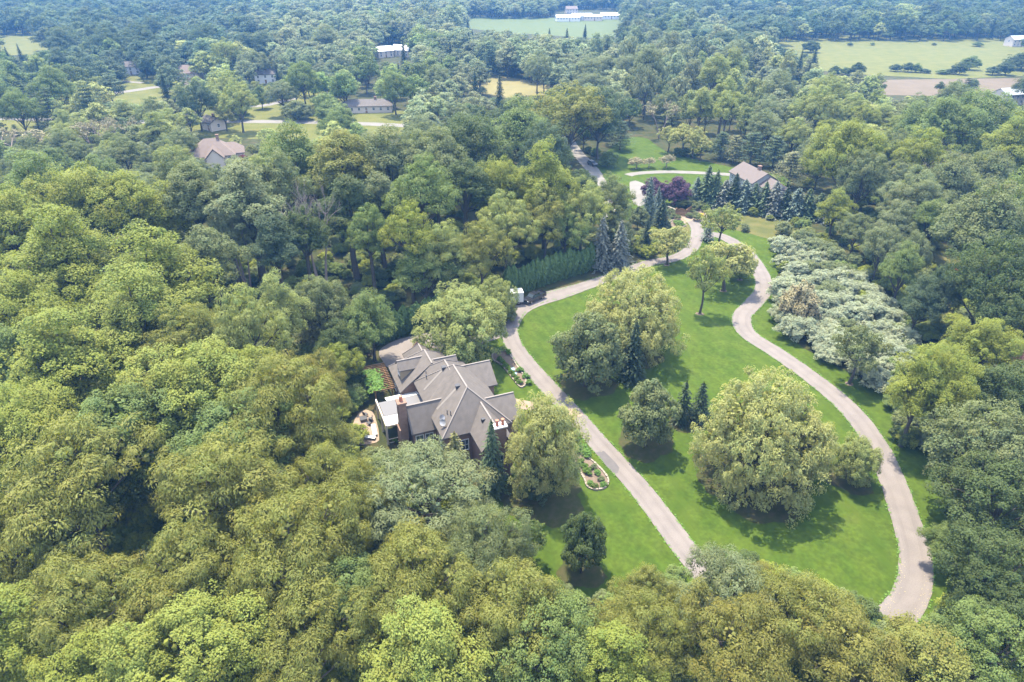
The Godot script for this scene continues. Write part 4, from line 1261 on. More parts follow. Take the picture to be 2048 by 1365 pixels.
func wheels_on(o: Node3D, track: float, axles: Array, radius: float) -> void:
	for z in axles:
		for s in [-1.0, 1.0]:
			var at := Vector3(s * track, radius, z)
			var b := Buf.new()
			var pts := []
			var rad := []
			for q in [[-0.12, 0.9], [-0.09, 1.0], [0.09, 1.0], [0.12, 0.9]]:
				pts.append(at + Vector3(q[0], 0, 0))
				rad.append(radius * q[1])
			b.tube(pts, rad, 16)
			var w := part("wheel", b.mesh(), M.rubber, o)
			b = Buf.new()
			b.tube([at + Vector3(s * 0.08, 0, 0), at + Vector3(s * 0.135, 0, 0)], [radius * 0.62, radius * 0.58], 12)
			part("rim", b.mesh(), M.chrome, w)

func pickup() -> void:
	var a := px(1086, 594)
	var c := px(1051, 609)
	var d := (c - a).normalized()
	var o := thing("pickup_truck", "black pickup truck parked on the drive before the hedge", "truck", (a + c) / 2.0 * Vector3(1, 0, 1) + Vector3(0, 0.05, 0), atan2(d.x, d.z))
	var b := Buf.new()
	side_prism(b, [[-2.85, 0.55], [-2.85, 1.22], [-1.0, 1.24], [1.0, 1.22], [1.3, 1.2], [2.6, 1.14], [2.85, 1.0], [2.88, 0.5]], 0.98)
	part("body", b.mesh(), M.black_paint, o)
	b = Buf.new()
	side_prism(b, [[-0.98, 1.24], [-0.85, 1.86], [-0.6, 1.93], [0.65, 1.93], [0.85, 1.88], [1.5, 1.21]], 0.92, 0.13, 1.5)
	part("cab", b.mesh(), M.black_paint, o)
	b = Buf.new()
	for s in [-1.0, 1.0]:
		b.quad(Vector3(s * 0.90, 1.34, -0.78), Vector3(s * 0.81, 1.80, -0.72), Vector3(s * 0.81, 1.80, 0.0), Vector3(s * 0.90, 1.34, 0.0), Vector3(s, 0, 0))
		b.quad(Vector3(s * 0.90, 1.34, 0.08), Vector3(s * 0.81, 1.80, 0.08), Vector3(s * 0.81, 1.80, 0.75), Vector3(s * 0.90, 1.34, 1.2), Vector3(s, 0, 0))
	part("side_window", b.mesh(), M.glass, o)
	b = Buf.new()
	b.quad(Vector3(-0.78, 1.29, 1.45), Vector3(0.78, 1.29, 1.45), Vector3(0.72, 1.84, 0.93), Vector3(-0.72, 1.84, 0.93), Vector3(0, 0.6, 1))
	part("windscreen", b.mesh(), M.glass, o)
	b = Buf.new()
	for s in [-1.0, 1.0]:
		b.box(Vector3(s * 0.93 - 0.05, 1.22, -2.84), Vector3(s * 0.93 + 0.05, 1.45, -1.0))
	b.box(Vector3(-0.88, 1.22, -2.88), Vector3(0.88, 1.44, -2.78))
	part("bed_rail", b.mesh(), M.black_paint, o)
	b = Buf.new()
	b.box(Vector3(-0.7, 0.68, 2.86), Vector3(0.7, 1.0, 2.92))
	b.box(Vector3(-0.95, 0.46, 2.8), Vector3(0.95, 0.62, 3.0))
	part("grille", b.mesh(), M.chrome, o)
	for s in [-0.84, 0.84]:
		b = Buf.new()
		b.box(Vector3(s - 0.12, 0.8, 2.8), Vector3(s + 0.12, 1.0, 2.93))
		part("headlight", b.mesh(), M.white, o)
	wheels_on(o, 0.88, [-1.75, 1.85], 0.42)

func car(label: String, u: float, v: float, turn: float, paint: Material) -> void:
	var p := px(u, v)
	var o := thing("parked_car", label, "car", Vector3(p.x, 0.04, p.z), turn)
	var b := Buf.new()
	side_prism(b, [[-2.3, 0.4], [-2.35, 0.95], [-2.1, 1.08], [1.0, 1.05], [2.1, 0.9], [2.3, 0.7], [2.3, 0.4]], 0.92)
	part("body", b.mesh(), paint, o)
	b = Buf.new()
	side_prism(b, [[-2.1, 1.06], [-1.75, 1.62], [0.2, 1.66], [1.05, 1.05]], 0.84, 0.12, 1.4)
	part("cabin", b.mesh(), paint, o)
	b = Buf.new()
	for s in [-1.0, 1.0]:
		b.quad(Vector3(s * 0.835, 1.1, -1.85), Vector3(s * 0.735, 1.56, -1.6), Vector3(s * 0.735, 1.58, 0.15), Vector3(s * 0.835, 1.1, 0.8), Vector3(s, 0, 0))
	part("side_window", b.mesh(), M.glass, o)
	b = Buf.new()
	b.quad(Vector3(-0.75, 1.12, 1.0), Vector3(0.75, 1.12, 1.0), Vector3(0.66, 1.6, 0.32), Vector3(-0.66, 1.6, 0.32), Vector3(0, 0.7, 1))
	part("windscreen", b.mesh(), M.glass, o)
	wheels_on(o, 0.82, [-1.4, 1.4], 0.34)

func van() -> void:
	# the boxy white body that stands half under the yellow-green tree
	var p := px(1022, 608)
	var o := thing("box_van", "white boxy van half hidden by the tree left of the pickup", "van", Vector3(p.x, 0.05, p.z), 1.75 + PI)
	var b := Buf.new()
	b.box(Vector3(-1.15, 0.75, -2.6), Vector3(1.15, 3.0, 1.6))
	b.box(Vector3(-1.18, 2.96, -2.63), Vector3(1.18, 3.04, 1.63))
	part("cargo_box", b.mesh(), M.van_white, o)
	b = Buf.new()
	side_prism(b, [[1.65, 0.5], [1.65, 2.1], [2.3, 2.1], [2.9, 1.3], [3.5, 1.15], [3.55, 0.5]], 1.0, 0.1, 1.5)
	part("cab", b.mesh(), M.van_white, o)
	b = Buf.new()
	b.quad(Vector3(-0.8, 1.4, 2.88), Vector3(0.8, 1.4, 2.88), Vector3(0.78, 2.0, 2.41), Vector3(-0.78, 2.0, 2.41), Vector3(0, 0.5, 1))
	part("windscreen", b.mesh(), M.glass, o)
	wheels_on(o, 0.95, [-1.6, 2.6], 0.42)

func tractor() -> void:
	var p := px(1911, 550)
	var o := thing("tractor", "small red tractor standing in the dry clearing", "tractor", Vector3(p.x, 0, p.z), -1.1)
	var b := Buf.new()
	b.box(Vector3(-0.35, 0.7, -0.2), Vector3(0.35, 1.35, 1.7))
	b.box(Vector3(-0.75, 0.95, -1.1), Vector3(-0.35, 1.3, -0.1))
	b.box(Vector3(0.35, 0.95, -1.1), Vector3(0.75, 1.3, -0.1))
	part("bonnet", b.mesh(), M.red_paint, o)
	b = Buf.new()
	b.box(Vector3(-0.28, 1.0, -0.9), Vector3(0.28, 1.1, -0.4))
	b.box(Vector3(-0.28, 1.1, -1.0), Vector3(0.28, 1.5, -0.9))
	part("seat", b.mesh(), M.metal_dark, o)
	b = Buf.new()
	for s in [-0.5, 0.5]:
		b.bar(Vector3(s, 0.9, -0.95), Vector3(s, 2.2, -0.95), 0.08)
	b.bar(Vector3(-0.5, 2.2, -0.95), Vector3(0.5, 2.2, -0.95), 0.08)
	part("roll_bar", b.mesh(), M.metal_dark, o)
	b = Buf.new()
	b.bar(Vector3(-0.5, 1.1, 0.2), Vector3(-0.5, 0.5, 2.5), 0.12)
	b.bar(Vector3(0.5, 1.1, 0.2), Vector3(0.5, 0.5, 2.5), 0.12)
	b.box(Vector3(-0.85, 0.1, 2.45), Vector3(0.85, 0.65, 3.0))
	part("loader", b.mesh(), M.red_paint, o)
	wheels_on(o, 0.75, [-0.7], 0.72)
	wheels_on(o, 0.6, [1.4], 0.42)

# ---------- garden things --------------------------------------------------------------------------------------

func gate() -> void:
	var a := px(1353, 431)
	var c := px(1371, 433)
	var d := (c - a) * Vector3(1, 0, 1)
	var o := thing("wooden_gate", "brown wooden gate with arched top at the head of the drives", "gate", (a + c) / 2.0 * Vector3(1, 0, 1), atan2(-d.z, d.x))
	var h := d.length() / 2.0
	var n := 14
	for k in n:
		var x := -h + d.length() * (k + 0.5) / n
		var top := 1.55 + 0.75 * cos(x / h * 1.35)
		var b := Buf.new()
		var w := d.length() / n * 0.46
		b.box(Vector3(x - w, 0.12, -0.03), Vector3(x + w, top, 0.03))
		part("plank", b.mesh(), M.wood, o)
	for y in [0.45, 1.35]:
		var b := Buf.new()
		b.box(Vector3(-h, y - 0.08, 0.032), Vector3(h, y + 0.08, 0.09))
		part("rail", b.mesh(), M.wood, o)
	for s in [-1.0, 1.0]:
		var b := Buf.new()
		b.box(Vector3(s * (h + 0.2) - 0.16, 0, -0.16), Vector3(s * (h + 0.2) + 0.16, 2.1, 0.16))
		b.box(Vector3(s * (h + 0.2) - 0.22, 2.1, -0.22), Vector3(s * (h + 0.2) + 0.22, 2.2, 0.22))
		part("post", b.mesh(), M.wood, o)
	a = px(1373, 433)
	c = px(1382, 428)
	d = (c - a) * Vector3(1, 0, 1)
	o = thing("picket_fence", "short tall wooden fence panel right of the arched gate", "fence", a * Vector3(1, 0, 1), atan2(-d.z, d.x))
	n = 11
	for k in n:
		var b := Buf.new()
		var x := d.length() * (k + 0.5) / n
		b.box(Vector3(x - 0.10, 0.05, -0.02), Vector3(x + 0.10, 2.5, 0.02))
		part("plank", b.mesh(), M.wood, o)
	for y in [0.6, 2.0]:
		var b := Buf.new()
		b.box(Vector3(0, y - 0.07, 0.022), Vector3(d.length(), y + 0.07, 0.08))
		part("rail", b.mesh(), M.wood, o)
	a = px(1336, 420)
	c = px(1351, 426)
	d = (c - a) * Vector3(1, 0, 1)
	o = thing("stone_wall", "low pale stone wall left of the arched gate", "wall", a * Vector3(1, 0, 1), atan2(-d.z, d.x))
	var b := Buf.new()
	b.box(Vector3(0, 0, -0.2), Vector3(d.length(), 1.0, 0.2))
	part("wall_body", b.mesh(), M.stone, o)
	b = Buf.new()
	b.box(Vector3(-0.1, 1.0, -0.28), Vector3(d.length() + 0.1, 1.12, 0.28))
	part("coping", b.mesh(), M.stone, o)

func bed(label: String, outline: Array, soil: Material) -> void:
	# a planting bed: raised soil inside a row of separate edging stones
	rng.seed = int(outline[0][0])
	var ring := wavy(outline, 0.0, 0.55)
	var o := thing("garden_bed", label, "flower bed", Vector3.ZERO)
	var b := Buf.new()
	part("soil", sheet_at(ring, 0.07), soil, o)
	for k in ring.size():
		var p := ring[k]
		var q := ring[(k + 1) % ring.size()]
		b = Buf.new()
		var v := Vector3(p.x, rng.randf_range(0.08, 0.14), p.y)
		b.bar(v, v.lerp(Vector3(q.x, v.y, q.y), rng.randf_range(0.78, 0.94)), rng.randf_range(0.22, 0.34), rng.randf_range(0.22, 0.3))
		part("edging_stone", b.mesh(), M.stone, o)

func bush(called: String, kind: String, colour: String, u: float, v: float, w: float, h: float, label: String, group := "") -> void:
	var p := px(u, v)
	var wide := w * depth_of(p) / FOCAL
	var o := plant(called, kind, colour, Vector3(p.x, 0.03, p.z), wide, wide * h)
	tag(o, label, "bush", group)
	planted.append([p, wide * 0.7])

func lounger(label: String, u: float, v: float, turn: float) -> void:
	var p := px(u, v)
	var o := thing("sun_lounger", label, "lounger", Vector3(p.x, 0.03, p.z), turn)
	var b := Buf.new()
	b.box(Vector3(-0.35, 0.3, -0.6), Vector3(0.35, 0.42, 1.1))
	part("seat", b.mesh(), M.white, o)
	b = Buf.new()
	b.box(Vector3(-0.35, 0, 0), Vector3(0.35, 0.1, 0.8), Transform3D(Basis(Vector3.RIGHT, 0.7), Vector3(0, 0.34, -0.6)) * Transform3D(Basis(Vector3.UP, PI), Vector3.ZERO))
	part("backrest", b.mesh(), M.white, o)
	for x in [-0.3, 0.3]:
		for z in [-0.5, 1.0]:
			b = Buf.new()
			b.box(Vector3(x - 0.03, 0, z - 0.03), Vector3(x + 0.03, 0.3, z + 0.03))
			part("leg", b.mesh(), M.metal, o)

func patio_chair(label: String, u: float, v: float, turn: float) -> void:
	var p := px(u, v)
	var o := thing("patio_chair", label, "chair", Vector3(p.x, 0.03, p.z), turn, "dark chairs on the patio")
	var b := Buf.new()
	b.box(Vector3(-0.33, 0.36, -0.33), Vector3(0.33, 0.46, 0.33))
	part("seat", b.mesh(), M.metal_dark, o)
	b = Buf.new()
	b.box(Vector3(-0.33, 0.46, -0.36), Vector3(0.33, 1.0, -0.28))
	part("backrest", b.mesh(), M.metal_dark, o)
	for x in [-0.29, 0.29]:
		for z in [-0.29, 0.29]:
			b = Buf.new()
			b.box(Vector3(x - 0.03, 0, z - 0.03), Vector3(x + 0.03, 0.36, z + 0.03))
			part("leg", b.mesh(), M.metal_dark, o)

func pergola() -> void:
	var o := thing("pergola", "brown timber pergola with vines at the garage side of the mansion", "pergola", Vector3(-10.198, 0, -79.356), deg_to_rad(21.84))
	var b := Buf.new()
	for z in [-28.6, -24.6, -20.6]:
		for x in [-5.8, -2.9]:
			b = Buf.new()
			b.box(Vector3(x - 0.1, 0, z - 0.1), Vector3(x + 0.1, 2.8, z + 0.1))
			part("post", b.mesh(), M.wood, o)
	for x in [-5.8, -2.9]:
		b = Buf.new()
		b.box(Vector3(x - 0.07, 2.8, -29.0), Vector3(x + 0.07, 3.02, -20.2))
		part("beam", b.mesh(), M.wood, o)
	for k in 16:
		b = Buf.new()
		var z := -28.9 + k * 0.57
		b.box(Vector3(-6.3, 3.02, z - 0.05), Vector3(-2.4, 3.2, z + 0.05))
		part("rafter", b.mesh(), M.wood, o)
	rng.seed = 61
	b = Buf.new()
	for k in 46:
		clump(b, Vector3(rng.randf_range(-6.4, -4.0), 3.3, rng.randf_range(-27.0, -20.2)), Vector3.UP, 0.75, 0.35, 34, 0.16, 0.11, 0)
	part("vine", b.mesh(), leaf.bright_green, o)

func extras() -> void:
	mansion()
	neighbours()
	pickup()
	van()
	car("dark car parked on the lane near the neighbour's lawn", 1185, 331, 0.5, M.dark_blue_paint)
	tractor()
	gate()
	pergola()
	rng.seed = 404
	bed("upper stone-edged flower bed between the drive and the mansion", [[985, 710], [996, 703], [1016, 706], [1032, 730], [1052, 762], [1042, 776], [1024, 757], [1004, 732], [988, 722]], M.mulch)
	bed("lower stone-edged flower bed with round bushes beside the drive", [[1142, 905], [1158, 906], [1170, 912], [1188, 926], [1206, 944], [1217, 962], [1212, 975], [1196, 981], [1176, 976], [1168, 958], [1152, 930]], M.mulch)
	bed("small pale-edged bed with yellow flowers right of the gate", [[1384, 424], [1400, 420], [1412, 430], [1410, 440], [1398, 444], [1386, 438]], M.mulch)
	bed("small pale-edged bed with yellow-green plants left of the gate", [[1340, 444], [1352, 440], [1366, 446], [1372, 452], [1358, 456], [1342, 453]], M.mulch)
	for k in 8:
		bush("box_bush", "bush", "box_green", 1000 + k * 5.6, 722 + k * 6.6, 11, 0.85, "clipped green bush, %s from the top in the upper bed" % ORDER[k], "clipped bushes in the upper bed")
	for k in 3:
		bush("box_bush", "bush", "box_green", [1162, 1169, 1176][k], [930, 938, 948][k], 16, 0.75, "%s round bright green bush of the lower bed" % ["topmost", "middle", "lowest"][k], "round bushes in the lower bed")
	for k in 6:
		bush("flowering_bush", "bush", ["bright_green", "sage", "bright_green", "mid_green", "bright_green", "sage"][k], [1195, 1203, 1181, 1190, 1206, 1186][k], [950, 962, 972, 976, 974, 938][k], 14, 0.7, "loose green plant, %s from the left round the tip of the lower bed" % ORDER[[3, 4, 0, 2, 5, 1][k]], "loose plants in the lower bed")
	for k in 5:
		bush("flowering_bush", "bush", "bright_green", [1142, 1150, 1155, 1164, 1172][k], [868, 888, 902, 900, 912][k], 22, 0.6, "loose green shrub above the lower bed, %s from the top" % ORDER[k], "loose shrubs above the lower bed")
	for k in 6:
		bush("flowering_bush", "bush", "bright_green", [996, 1006, 1016, 1040, 1052, 1058][k], [704, 702, 708, 744, 756, 768][k], 13, 0.7, "white-flecked plant on the upper bed's drive side, %s from the top" % ORDER[k], "plants along the upper bed")
	for k in 2:
		var tub := thing("plastic_tub", ["larger pale blue plastic tub lying among the upper bed's bushes", "smaller pale blue plastic tub below its twin in the upper bed"][k], "tub", px([1026, 1031][k], [744, 753][k]) + Vector3(0, 0.08, 0), 0.6)
		var tb := Buf.new()
		var r: float = [0.36, 0.24][k]
		tb.tube([Vector3(0, 0, 0), Vector3(0, 0.25, 0), Vector3(0, 0.5, 0)], [r * 0.8, r * 0.92, r], 12)
		part("tub_body", tb.mesh(), M.sky_blue, tub)
		tb = Buf.new()
		tb.tube([Vector3(0, 0.5, 0), Vector3(0, 0.55, 0)], [r * 1.1, r * 1.1], 12)
		part("rim", tb.mesh(), M.sky_blue, tub)
	for g in [[1392, 434, 12, "sage"], [1384, 428, 14, "grey_green"], [1378, 436, 12, "sage"], [1394, 442, 16, "grey_green"], [1390, 420, 18, "sage"], [1400, 418, 18, "grey_green"], [1412, 424, 16, "mid_green"], [1347, 436, 12, "sage"], [1357, 440, 12, "grey_green"], [1340, 430, 16, "sage"]]:
		bush("garden_shrub", "bush", g[3], g[0], g[1], g[2], 0.8, "%s rounded shrub round the gate, %s from the left" % [COLOUR_WORDS[g[3]], ORDER[[1340, 1347, 1357, 1378, 1384, 1390, 1392, 1394, 1400, 1412].find(g[0])]], "shrubs round the gate")
	bush("flower_clump", "bush", "yellow_bloom", 1402, 433, 13, 0.4, "yellow flowers in the bed right of the gate")
	bush("flower_clump", "bush", "box_green", 1356, 449, 22, 0.3, "low yellow-green plants in the bed left of the gate")
	bush("box_bush", "bush", "box_green", 791, 884, 11, 0.8, "small round bright bush below the porch of the mansion")
	lounger("white sun lounger at the right end of the patio", 749, 866, 0.3)
	lounger("white sun lounger at the lower edge of the patio", 738, 878, 1.4)
	patio_chair("upper dark patio chair beside the fire table", 731, 833, 2.4)
	patio_chair("right dark patio chair beside the fire table", 741, 842, -1.5)
	patio_chair("lower dark patio chair near the white lounger", 739, 850, -0.6)
	var ft := thing("fire_table", "square dark fire table on the patio", "table", px(727, 841) + Vector3(0, 0.03, 0), 0.4)
	var b := Buf.new()
	b.box(Vector3(-0.5, 0.0, -0.5), Vector3(0.5, 0.42, 0.5))
	part("base", b.mesh(), M.stone, ft)
	b = Buf.new()
	b.box(Vector3(-0.6, 0.42, -0.6), Vector3(0.6, 0.5, 0.6))
	part("top", b.mesh(), M.metal_dark, ft)
	specimens()

func specimens() -> void:
	rng.seed = 300
	# on the lawn
	stand("broadleaf_tree", "locust", "feather", 1262, 704, 508, 196, "large domed pale yellow tree on the lawn between the drives", "", 0)
	stand("broadleaf_tree", "garden", "grey_green", 1170, 772, 606, 142, "rounded grey-green tree on the lawn below the domed yellow tree", "", 0)
	stand("spruce_tree", "spruce", "spruce_dark", 1262, 762, 640, 74, "dark spruce standing between the grey-green tree and the domed yellow tree", "", 0)
	stand("broadleaf_tree", "garden", "grey_green", 1290, 892, 735, 120, "grey-green tree alone on the lawn with dark conifers behind", "", 1)
	stand("spruce_tree", "small_spruce", "spruce_dark", 1362, 846, 762, 58, "dark little conifer, left of two between the lawn trees", "", 0)
	stand("spruce_tree", "small_spruce", "spruce_dark", 1396, 842, 764, 60, "dark little conifer, right of two between the lawn trees", "", 1)
	stand("broadleaf_tree", "locust", "feather", 1505, 968, 708, 250, "largest domed pale yellow tree at the centre of the right lawn", "", 0)
	stand("broadleaf_tree", "locust", "feather", 1600, 962, 812, 100, "pale yellow side dome leaning on the largest lawn tree", "", 1)
	stand("broadleaf_tree", "locust", "feather_green", 1700, 962, 862, 96, "small pale tree beside the loop drive right of the largest lawn tree", "", 1)
	stand("broadleaf_tree", "locust", "feather", 1088, 990, 752, 155, "tall pale yellow feathery tree before the front of the mansion", "", 1)
	stand("broadleaf_tree", "garden", "blue_green", 1076, 1000, 925, 75, "dark low tree under the feathery tree by the mansion", "", 0)
	stand("broadleaf_tree", "garden", "dark_green", 1162, 1145, 1010, 96, "small dark round tree alone on the lower lawn", "", 1)
	stand("broadleaf_tree", "thin", "mid_green", 1062, 1130, 1040, 62, "thin green sapling at the left edge of the lower lawn", "", 0)
	var t := [
		stand("broadleaf_tree", "thin", "feather_green", 1400, 628, 492, 66, "slender yellow-green tree with bare lower trunk on the lawn island", "", 0),
		stand("broadleaf_tree", "thin", "feather", 1447, 582, 480, 100, "yellow tree on the lawn island, middle of three", "", 1),
		stand("broadleaf_tree", "garden", "mid_green", 1480, 560, 508, 52, "small green tree on the lawn island nearest the loop drive", "", 0),
		stand("broadleaf_tree", "thin", "feather", 1334, 530, 450, 76, "round-headed yellow tree beside the drive below the gate", "", 1),
		stand("broadleaf_tree", "thin", "feather_green", 1437, 498, 405, 70, "yellow-green tree between the two drives near the gate", "", 0),
		stand("broadleaf_tree", "thin", "grey_green", 1699, 768, 650, 98, "small spreading tree on the verge before the silver thicket", "", 0),
	]
	for g in [[1258, 706, 7.0, 0], [1172, 768, 6.0, 1], [1290, 888, 5.0, 2], [1510, 962, 9.5, 3], [1698, 958, 4.0, 4], [1085, 990, 7.0, 5], [1163, 1142, 3.4, 6], [1375, 842, 4.0, 7]]:  # uneven green-brown patches laid on the lawn round the feet of these trees
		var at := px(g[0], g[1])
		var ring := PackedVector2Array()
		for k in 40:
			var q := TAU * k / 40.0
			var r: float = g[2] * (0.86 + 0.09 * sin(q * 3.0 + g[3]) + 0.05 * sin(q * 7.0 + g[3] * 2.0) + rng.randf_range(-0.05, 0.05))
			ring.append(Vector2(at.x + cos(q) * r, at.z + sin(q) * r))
		structure("brown_patch", sheet_at(ring, 0.003 + 0.0005 * g[3]), M.green_brown, "mottled green-brown patch under the %s" % ["large domed yellow tree", "rounded grey-green tree", "grey-green tree by the dark conifers", "largest domed tree", "small pale tree by the loop drive", "feathery tree before the mansion", "dark round tree on the lower lawn", "two dark little conifers"][g[3]])
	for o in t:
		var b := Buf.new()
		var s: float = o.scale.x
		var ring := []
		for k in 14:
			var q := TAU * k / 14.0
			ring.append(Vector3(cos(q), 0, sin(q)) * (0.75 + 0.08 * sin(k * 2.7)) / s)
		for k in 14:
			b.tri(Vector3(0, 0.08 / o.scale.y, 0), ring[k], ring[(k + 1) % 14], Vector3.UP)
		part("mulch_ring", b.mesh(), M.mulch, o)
	stand("spruce_tree", "small_spruce", "spruce_blue", 1414, 482, 436, 34, "small pale blue spruce where the two drives part", "", 1)
	# by the gate
	stand("spruce_tree", "spruce", "spruce_dark", 1290, 507, 438, 42, "dark spruce left of the round-headed yellow tree", "", 0)
	stand("spruce_tree", "spruce", "spruce_dark", 1320, 465, 398, 54, "dark broad conifer below the blue spruces near the gate", "", 1)
	stand("spruce_tree", "spruce", "spruce_blue", 1294, 448, 352, 52, "tall blue spruce near the gate", "", 0)
	stand("spruce_tree", "spruce", "spruce_blue", 1313, 432, 372, 34, "narrow blue spruce right of the tall blue spruce", "", 1)
	stand("spruce_tree", "spruce", "spruce_grey", 1200, 540, 430, 62, "grey spruce at the right end of the tall hedge, left of two", "", 0)
	stand("spruce_tree", "spruce", "spruce_grey", 1236, 540, 438, 60, "grey spruce at the right end of the tall hedge, right of two", "", 1)
	stand("broadleaf_tree", "garden", "purple", 1350, 412, 345, 56, "large purple-leaved tree behind the gate", "", 0)
	stand("broadleaf_tree", "garden", "purple", 1303, 400, 346, 40, "purple-leaved tree behind the tall blue spruce", "", 1)
	stand("broadleaf_tree", "garden", "purple", 1322, 408, 360, 34, "small purple-leaved tree between two purple trees", "", 0)
	stand("broadleaf_tree", "garden", "grey_green", 1366, 414, 384, 44, "low spreading tree right behind the wooden gate", "", 1)
	stand("broadleaf_tree", "garden", "sage", 1275, 460, 405, 40, "pale rounded tree left of the dark conifers near the gate", "", 1)
	# the conifer row before the grey house
	var row := [1390, 1410, 1427, 1446, 1464, 1484, 1504, 1524, 1544, 1566, 1588, 1610, 1634, 1660]
	for k in row.size():
		var v := 408.0 + k * 2.6
		stand("spruce_tree", "spruce", ["spruce_blue", "pine_green", "spruce_dark", "pine_green", "spruce_grey"][(k * 3) % 5], row[k], v, [352, 330, 338, 358, 345, 358, 364, 362, 360, 372, 374, 376, 384, 390][k], [50, 64, 54, 66, 58, 70, 52, 60, 68, 54, 72, 60, 58, 72][k], "conifer of the dark row before the grey house, %s from the left" % ORDER[k], "conifer row before the grey house", k % 2)
	for g in [[1575, 375, 300, 72, "pine_yellow", "yellowish pine right behind the grey house"], [1500, 330, 262, 70, "pine_green", "dark pine left of two behind the grey house"], [1545, 335, 270, 66, "pine_green", "dark pine right of two behind the grey house"], [1440, 318, 262, 62, "pine_green", "dark pine at the edge of the neighbour's lawn"], [1466, 326, 268, 50, "pine_yellow", "pale pine beside the dark pine on the neighbour's lawn"], [675, 690, 590, 90, "pine_green", "dark pine left of the court behind the mansion"], [630, 700, 600, 90, "pine_yellow", "grey-green pine, left of the dark pine by the court"], [1240, 300, 240, 60, "pine_green", "dark pine at the far edge of the neighbour's lawn"]]:
		stand("pine_tree", "pine", g[4], g[0], g[1], g[2], g[3], g[5])
	for g in [[1336, 305, 250, 44], [1362, 312, 246, 50], [1385, 318, 252, 44], [1400, 322, 270, 40]]:
		stand("broadleaf_tree", "thin", "feather", g[0], g[1], g[2], g[3], "yellowish tree on the neighbour's lawn, %s of four from the left" % ORDER[[1336, 1362, 1385, 1400].find(g[0])], "yellowish trees on the neighbour's lawn")
	for g in [[1272, 338, 314, 30], [1298, 336, 314, 26], [1333, 336, 308, 30]]:
		stand("small_tree", "thin", "buff", g[0], g[1], g[2], g[3], "little brown twiggy tree on the neighbour's lawn, %s from the left" % ORDER[[1272, 1298, 1333].find(g[0])], "twiggy trees on the neighbour's lawn", -1, "dead_bark")
	stand("broadleaf_tree", "garden", "mid_green", 1217, 335, 298, 40, "round green tree beside the dark car on the lane")
	# near the mansion
	stand("broadleaf_tree", "locust", "feather_green", 925, 715, 552, 195, "large yellow-green tree between the court and the drive", "", 1)
	stand("broadleaf_tree", "locust", "feather_green", 990, 640, 540, 95, "yellow-green tree left of the white van", "", 0)
	stand("broadleaf_tree", "garden", "grey_green", 1010, 640, 600, 50, "small loose tree before the white van", "", 1)
	stand("spruce_tree", "spruce", "spruce_olive", 915, 995, 862, 100, "olive spruce at the near corner of the mansion", "", 0)
	stand("spruce_tree", "spruce", "pine_green", 985, 985, 838, 74, "dark spruce rising before the twin chimney pots", "", 1)
	stand("hedge_tree", "column", "hedge_green", 808, 886, 828, 17, "dark green evergreen column against the brick chimney", "", 0)
	for g in [[838, 892, 14, "dark_green", "left"], [858, 896, 16, "hedge_green", "middle"], [876, 894, 15, "mid_green", "right"]]:
		bush("wall_shrub", "bush", g[3], g[0], g[1], g[2] * 1.8, 1.1, "dark shrub against the near brick wall, %s of three" % g[4], "shrubs against the near wall")
	# the thicket
	rng.seed = 555
	var inside := PackedVector2Array([Vector2(1558, 585), Vector2(1552, 655), Vector2(1590, 700), Vector2(1650, 735), Vector2(1700, 765), Vector2(1770, 790), Vector2(1835, 765), Vector2(1815, 690), Vector2(1770, 620), Vector2(1715, 565), Vector2(1670, 510), Vector2(1600, 480), Vector2(1555, 505), Vector2(1545, 545), Vector2(1590, 560)])
	var v := 782.0
	var line := 0
	while v > 470.0:
		var n := 0
		var u := 1540.0 + 17.0 * (line % 2)
		var size := lerpf(44.0, 64.0, (v - 470.0) / 310.0)
		while u < 1830.0:
			var p := Vector2(u + rng.randf_range(-7, 7), v + rng.randf_range(-5, 5))
			if Geometry2D.is_point_in_polygon(p, inside):
				var green := rng.randf() < (0.45 if v < 560.0 else 0.08)
				var at := px(p.x, p.y)
				var wide := size * rng.randf_range(0.85, 1.2) * depth_of(at) / FOCAL
				var o := plant("thicket_shrub", "shrub", "sage" if green else "silver", at, wide, wide * rng.randf_range(0.6, 0.85))
				tag(o, "%s shrub of the thicket, %s from the left in row %s from the front" % ["grey-green" if green else "silver-leaved", ORDER[n], ["one", "two", "three", "four", "five", "six", "seven", "eight", "nine", "ten", "eleven", "twelve", "thirteen", "fourteen"][line]], "shrub", "shrubs of the silver thicket")
				planted.append([at, wide * 0.7])
				n += 1
			u += size * 0.66
		v -= size * 0.44
		line += 1
	stand("thicket_shrub", "shrub", "buff", 1592, 648, 565, 78, "brownish dry bush at the drive side of the silver thicket")
	bush("garden_shrub", "bush", "lime", 1566, 545, 24, 0.9, "bright lime shrub at the upper left tip of the thicket")
	for k in 9:
		stand("garden_shrub", "garden", ["yellow_green", "feather_green", "sage"][k % 3], [1505, 1540, 1565, 1590, 1612, 1470, 1640, 1655, 1490][k], [432, 440, 470, 452, 478, 440, 490, 515, 462][k], [412, 428, 440, 432, 450, 426, 462, 484, 446][k], [18, 16, 34, 20, 30, 22, 34, 36, 20][k], "young green shrub beyond the conifer row's foot, %s planted from the left" % ORDER[[2, 3, 4, 5, 6, 0, 7, 8, 1][k]], "young shrubs along the meadow strip")
	for g in [[1745, 565, 440, 84, "sage", "silvery tree above the thicket, second of three from the left"], [1785, 610, 480, 84, "mid_green", "mid-green tree above the thicket, rightmost of three"], [1700, 515, 420, 74, "grey_green", "grey-green tree above the thicket, leftmost of three"]]:
		stand("broadleaf_tree", "oak", g[4], g[0], g[1], g[2], g[3], g[5])
	# trees beyond the thicket and at the right drive
	stand("broadleaf_tree", "oak", "blue_green", 1818, 680, 545, 86, "dark blue-green tree behind the thicket, left of two", "", 1)
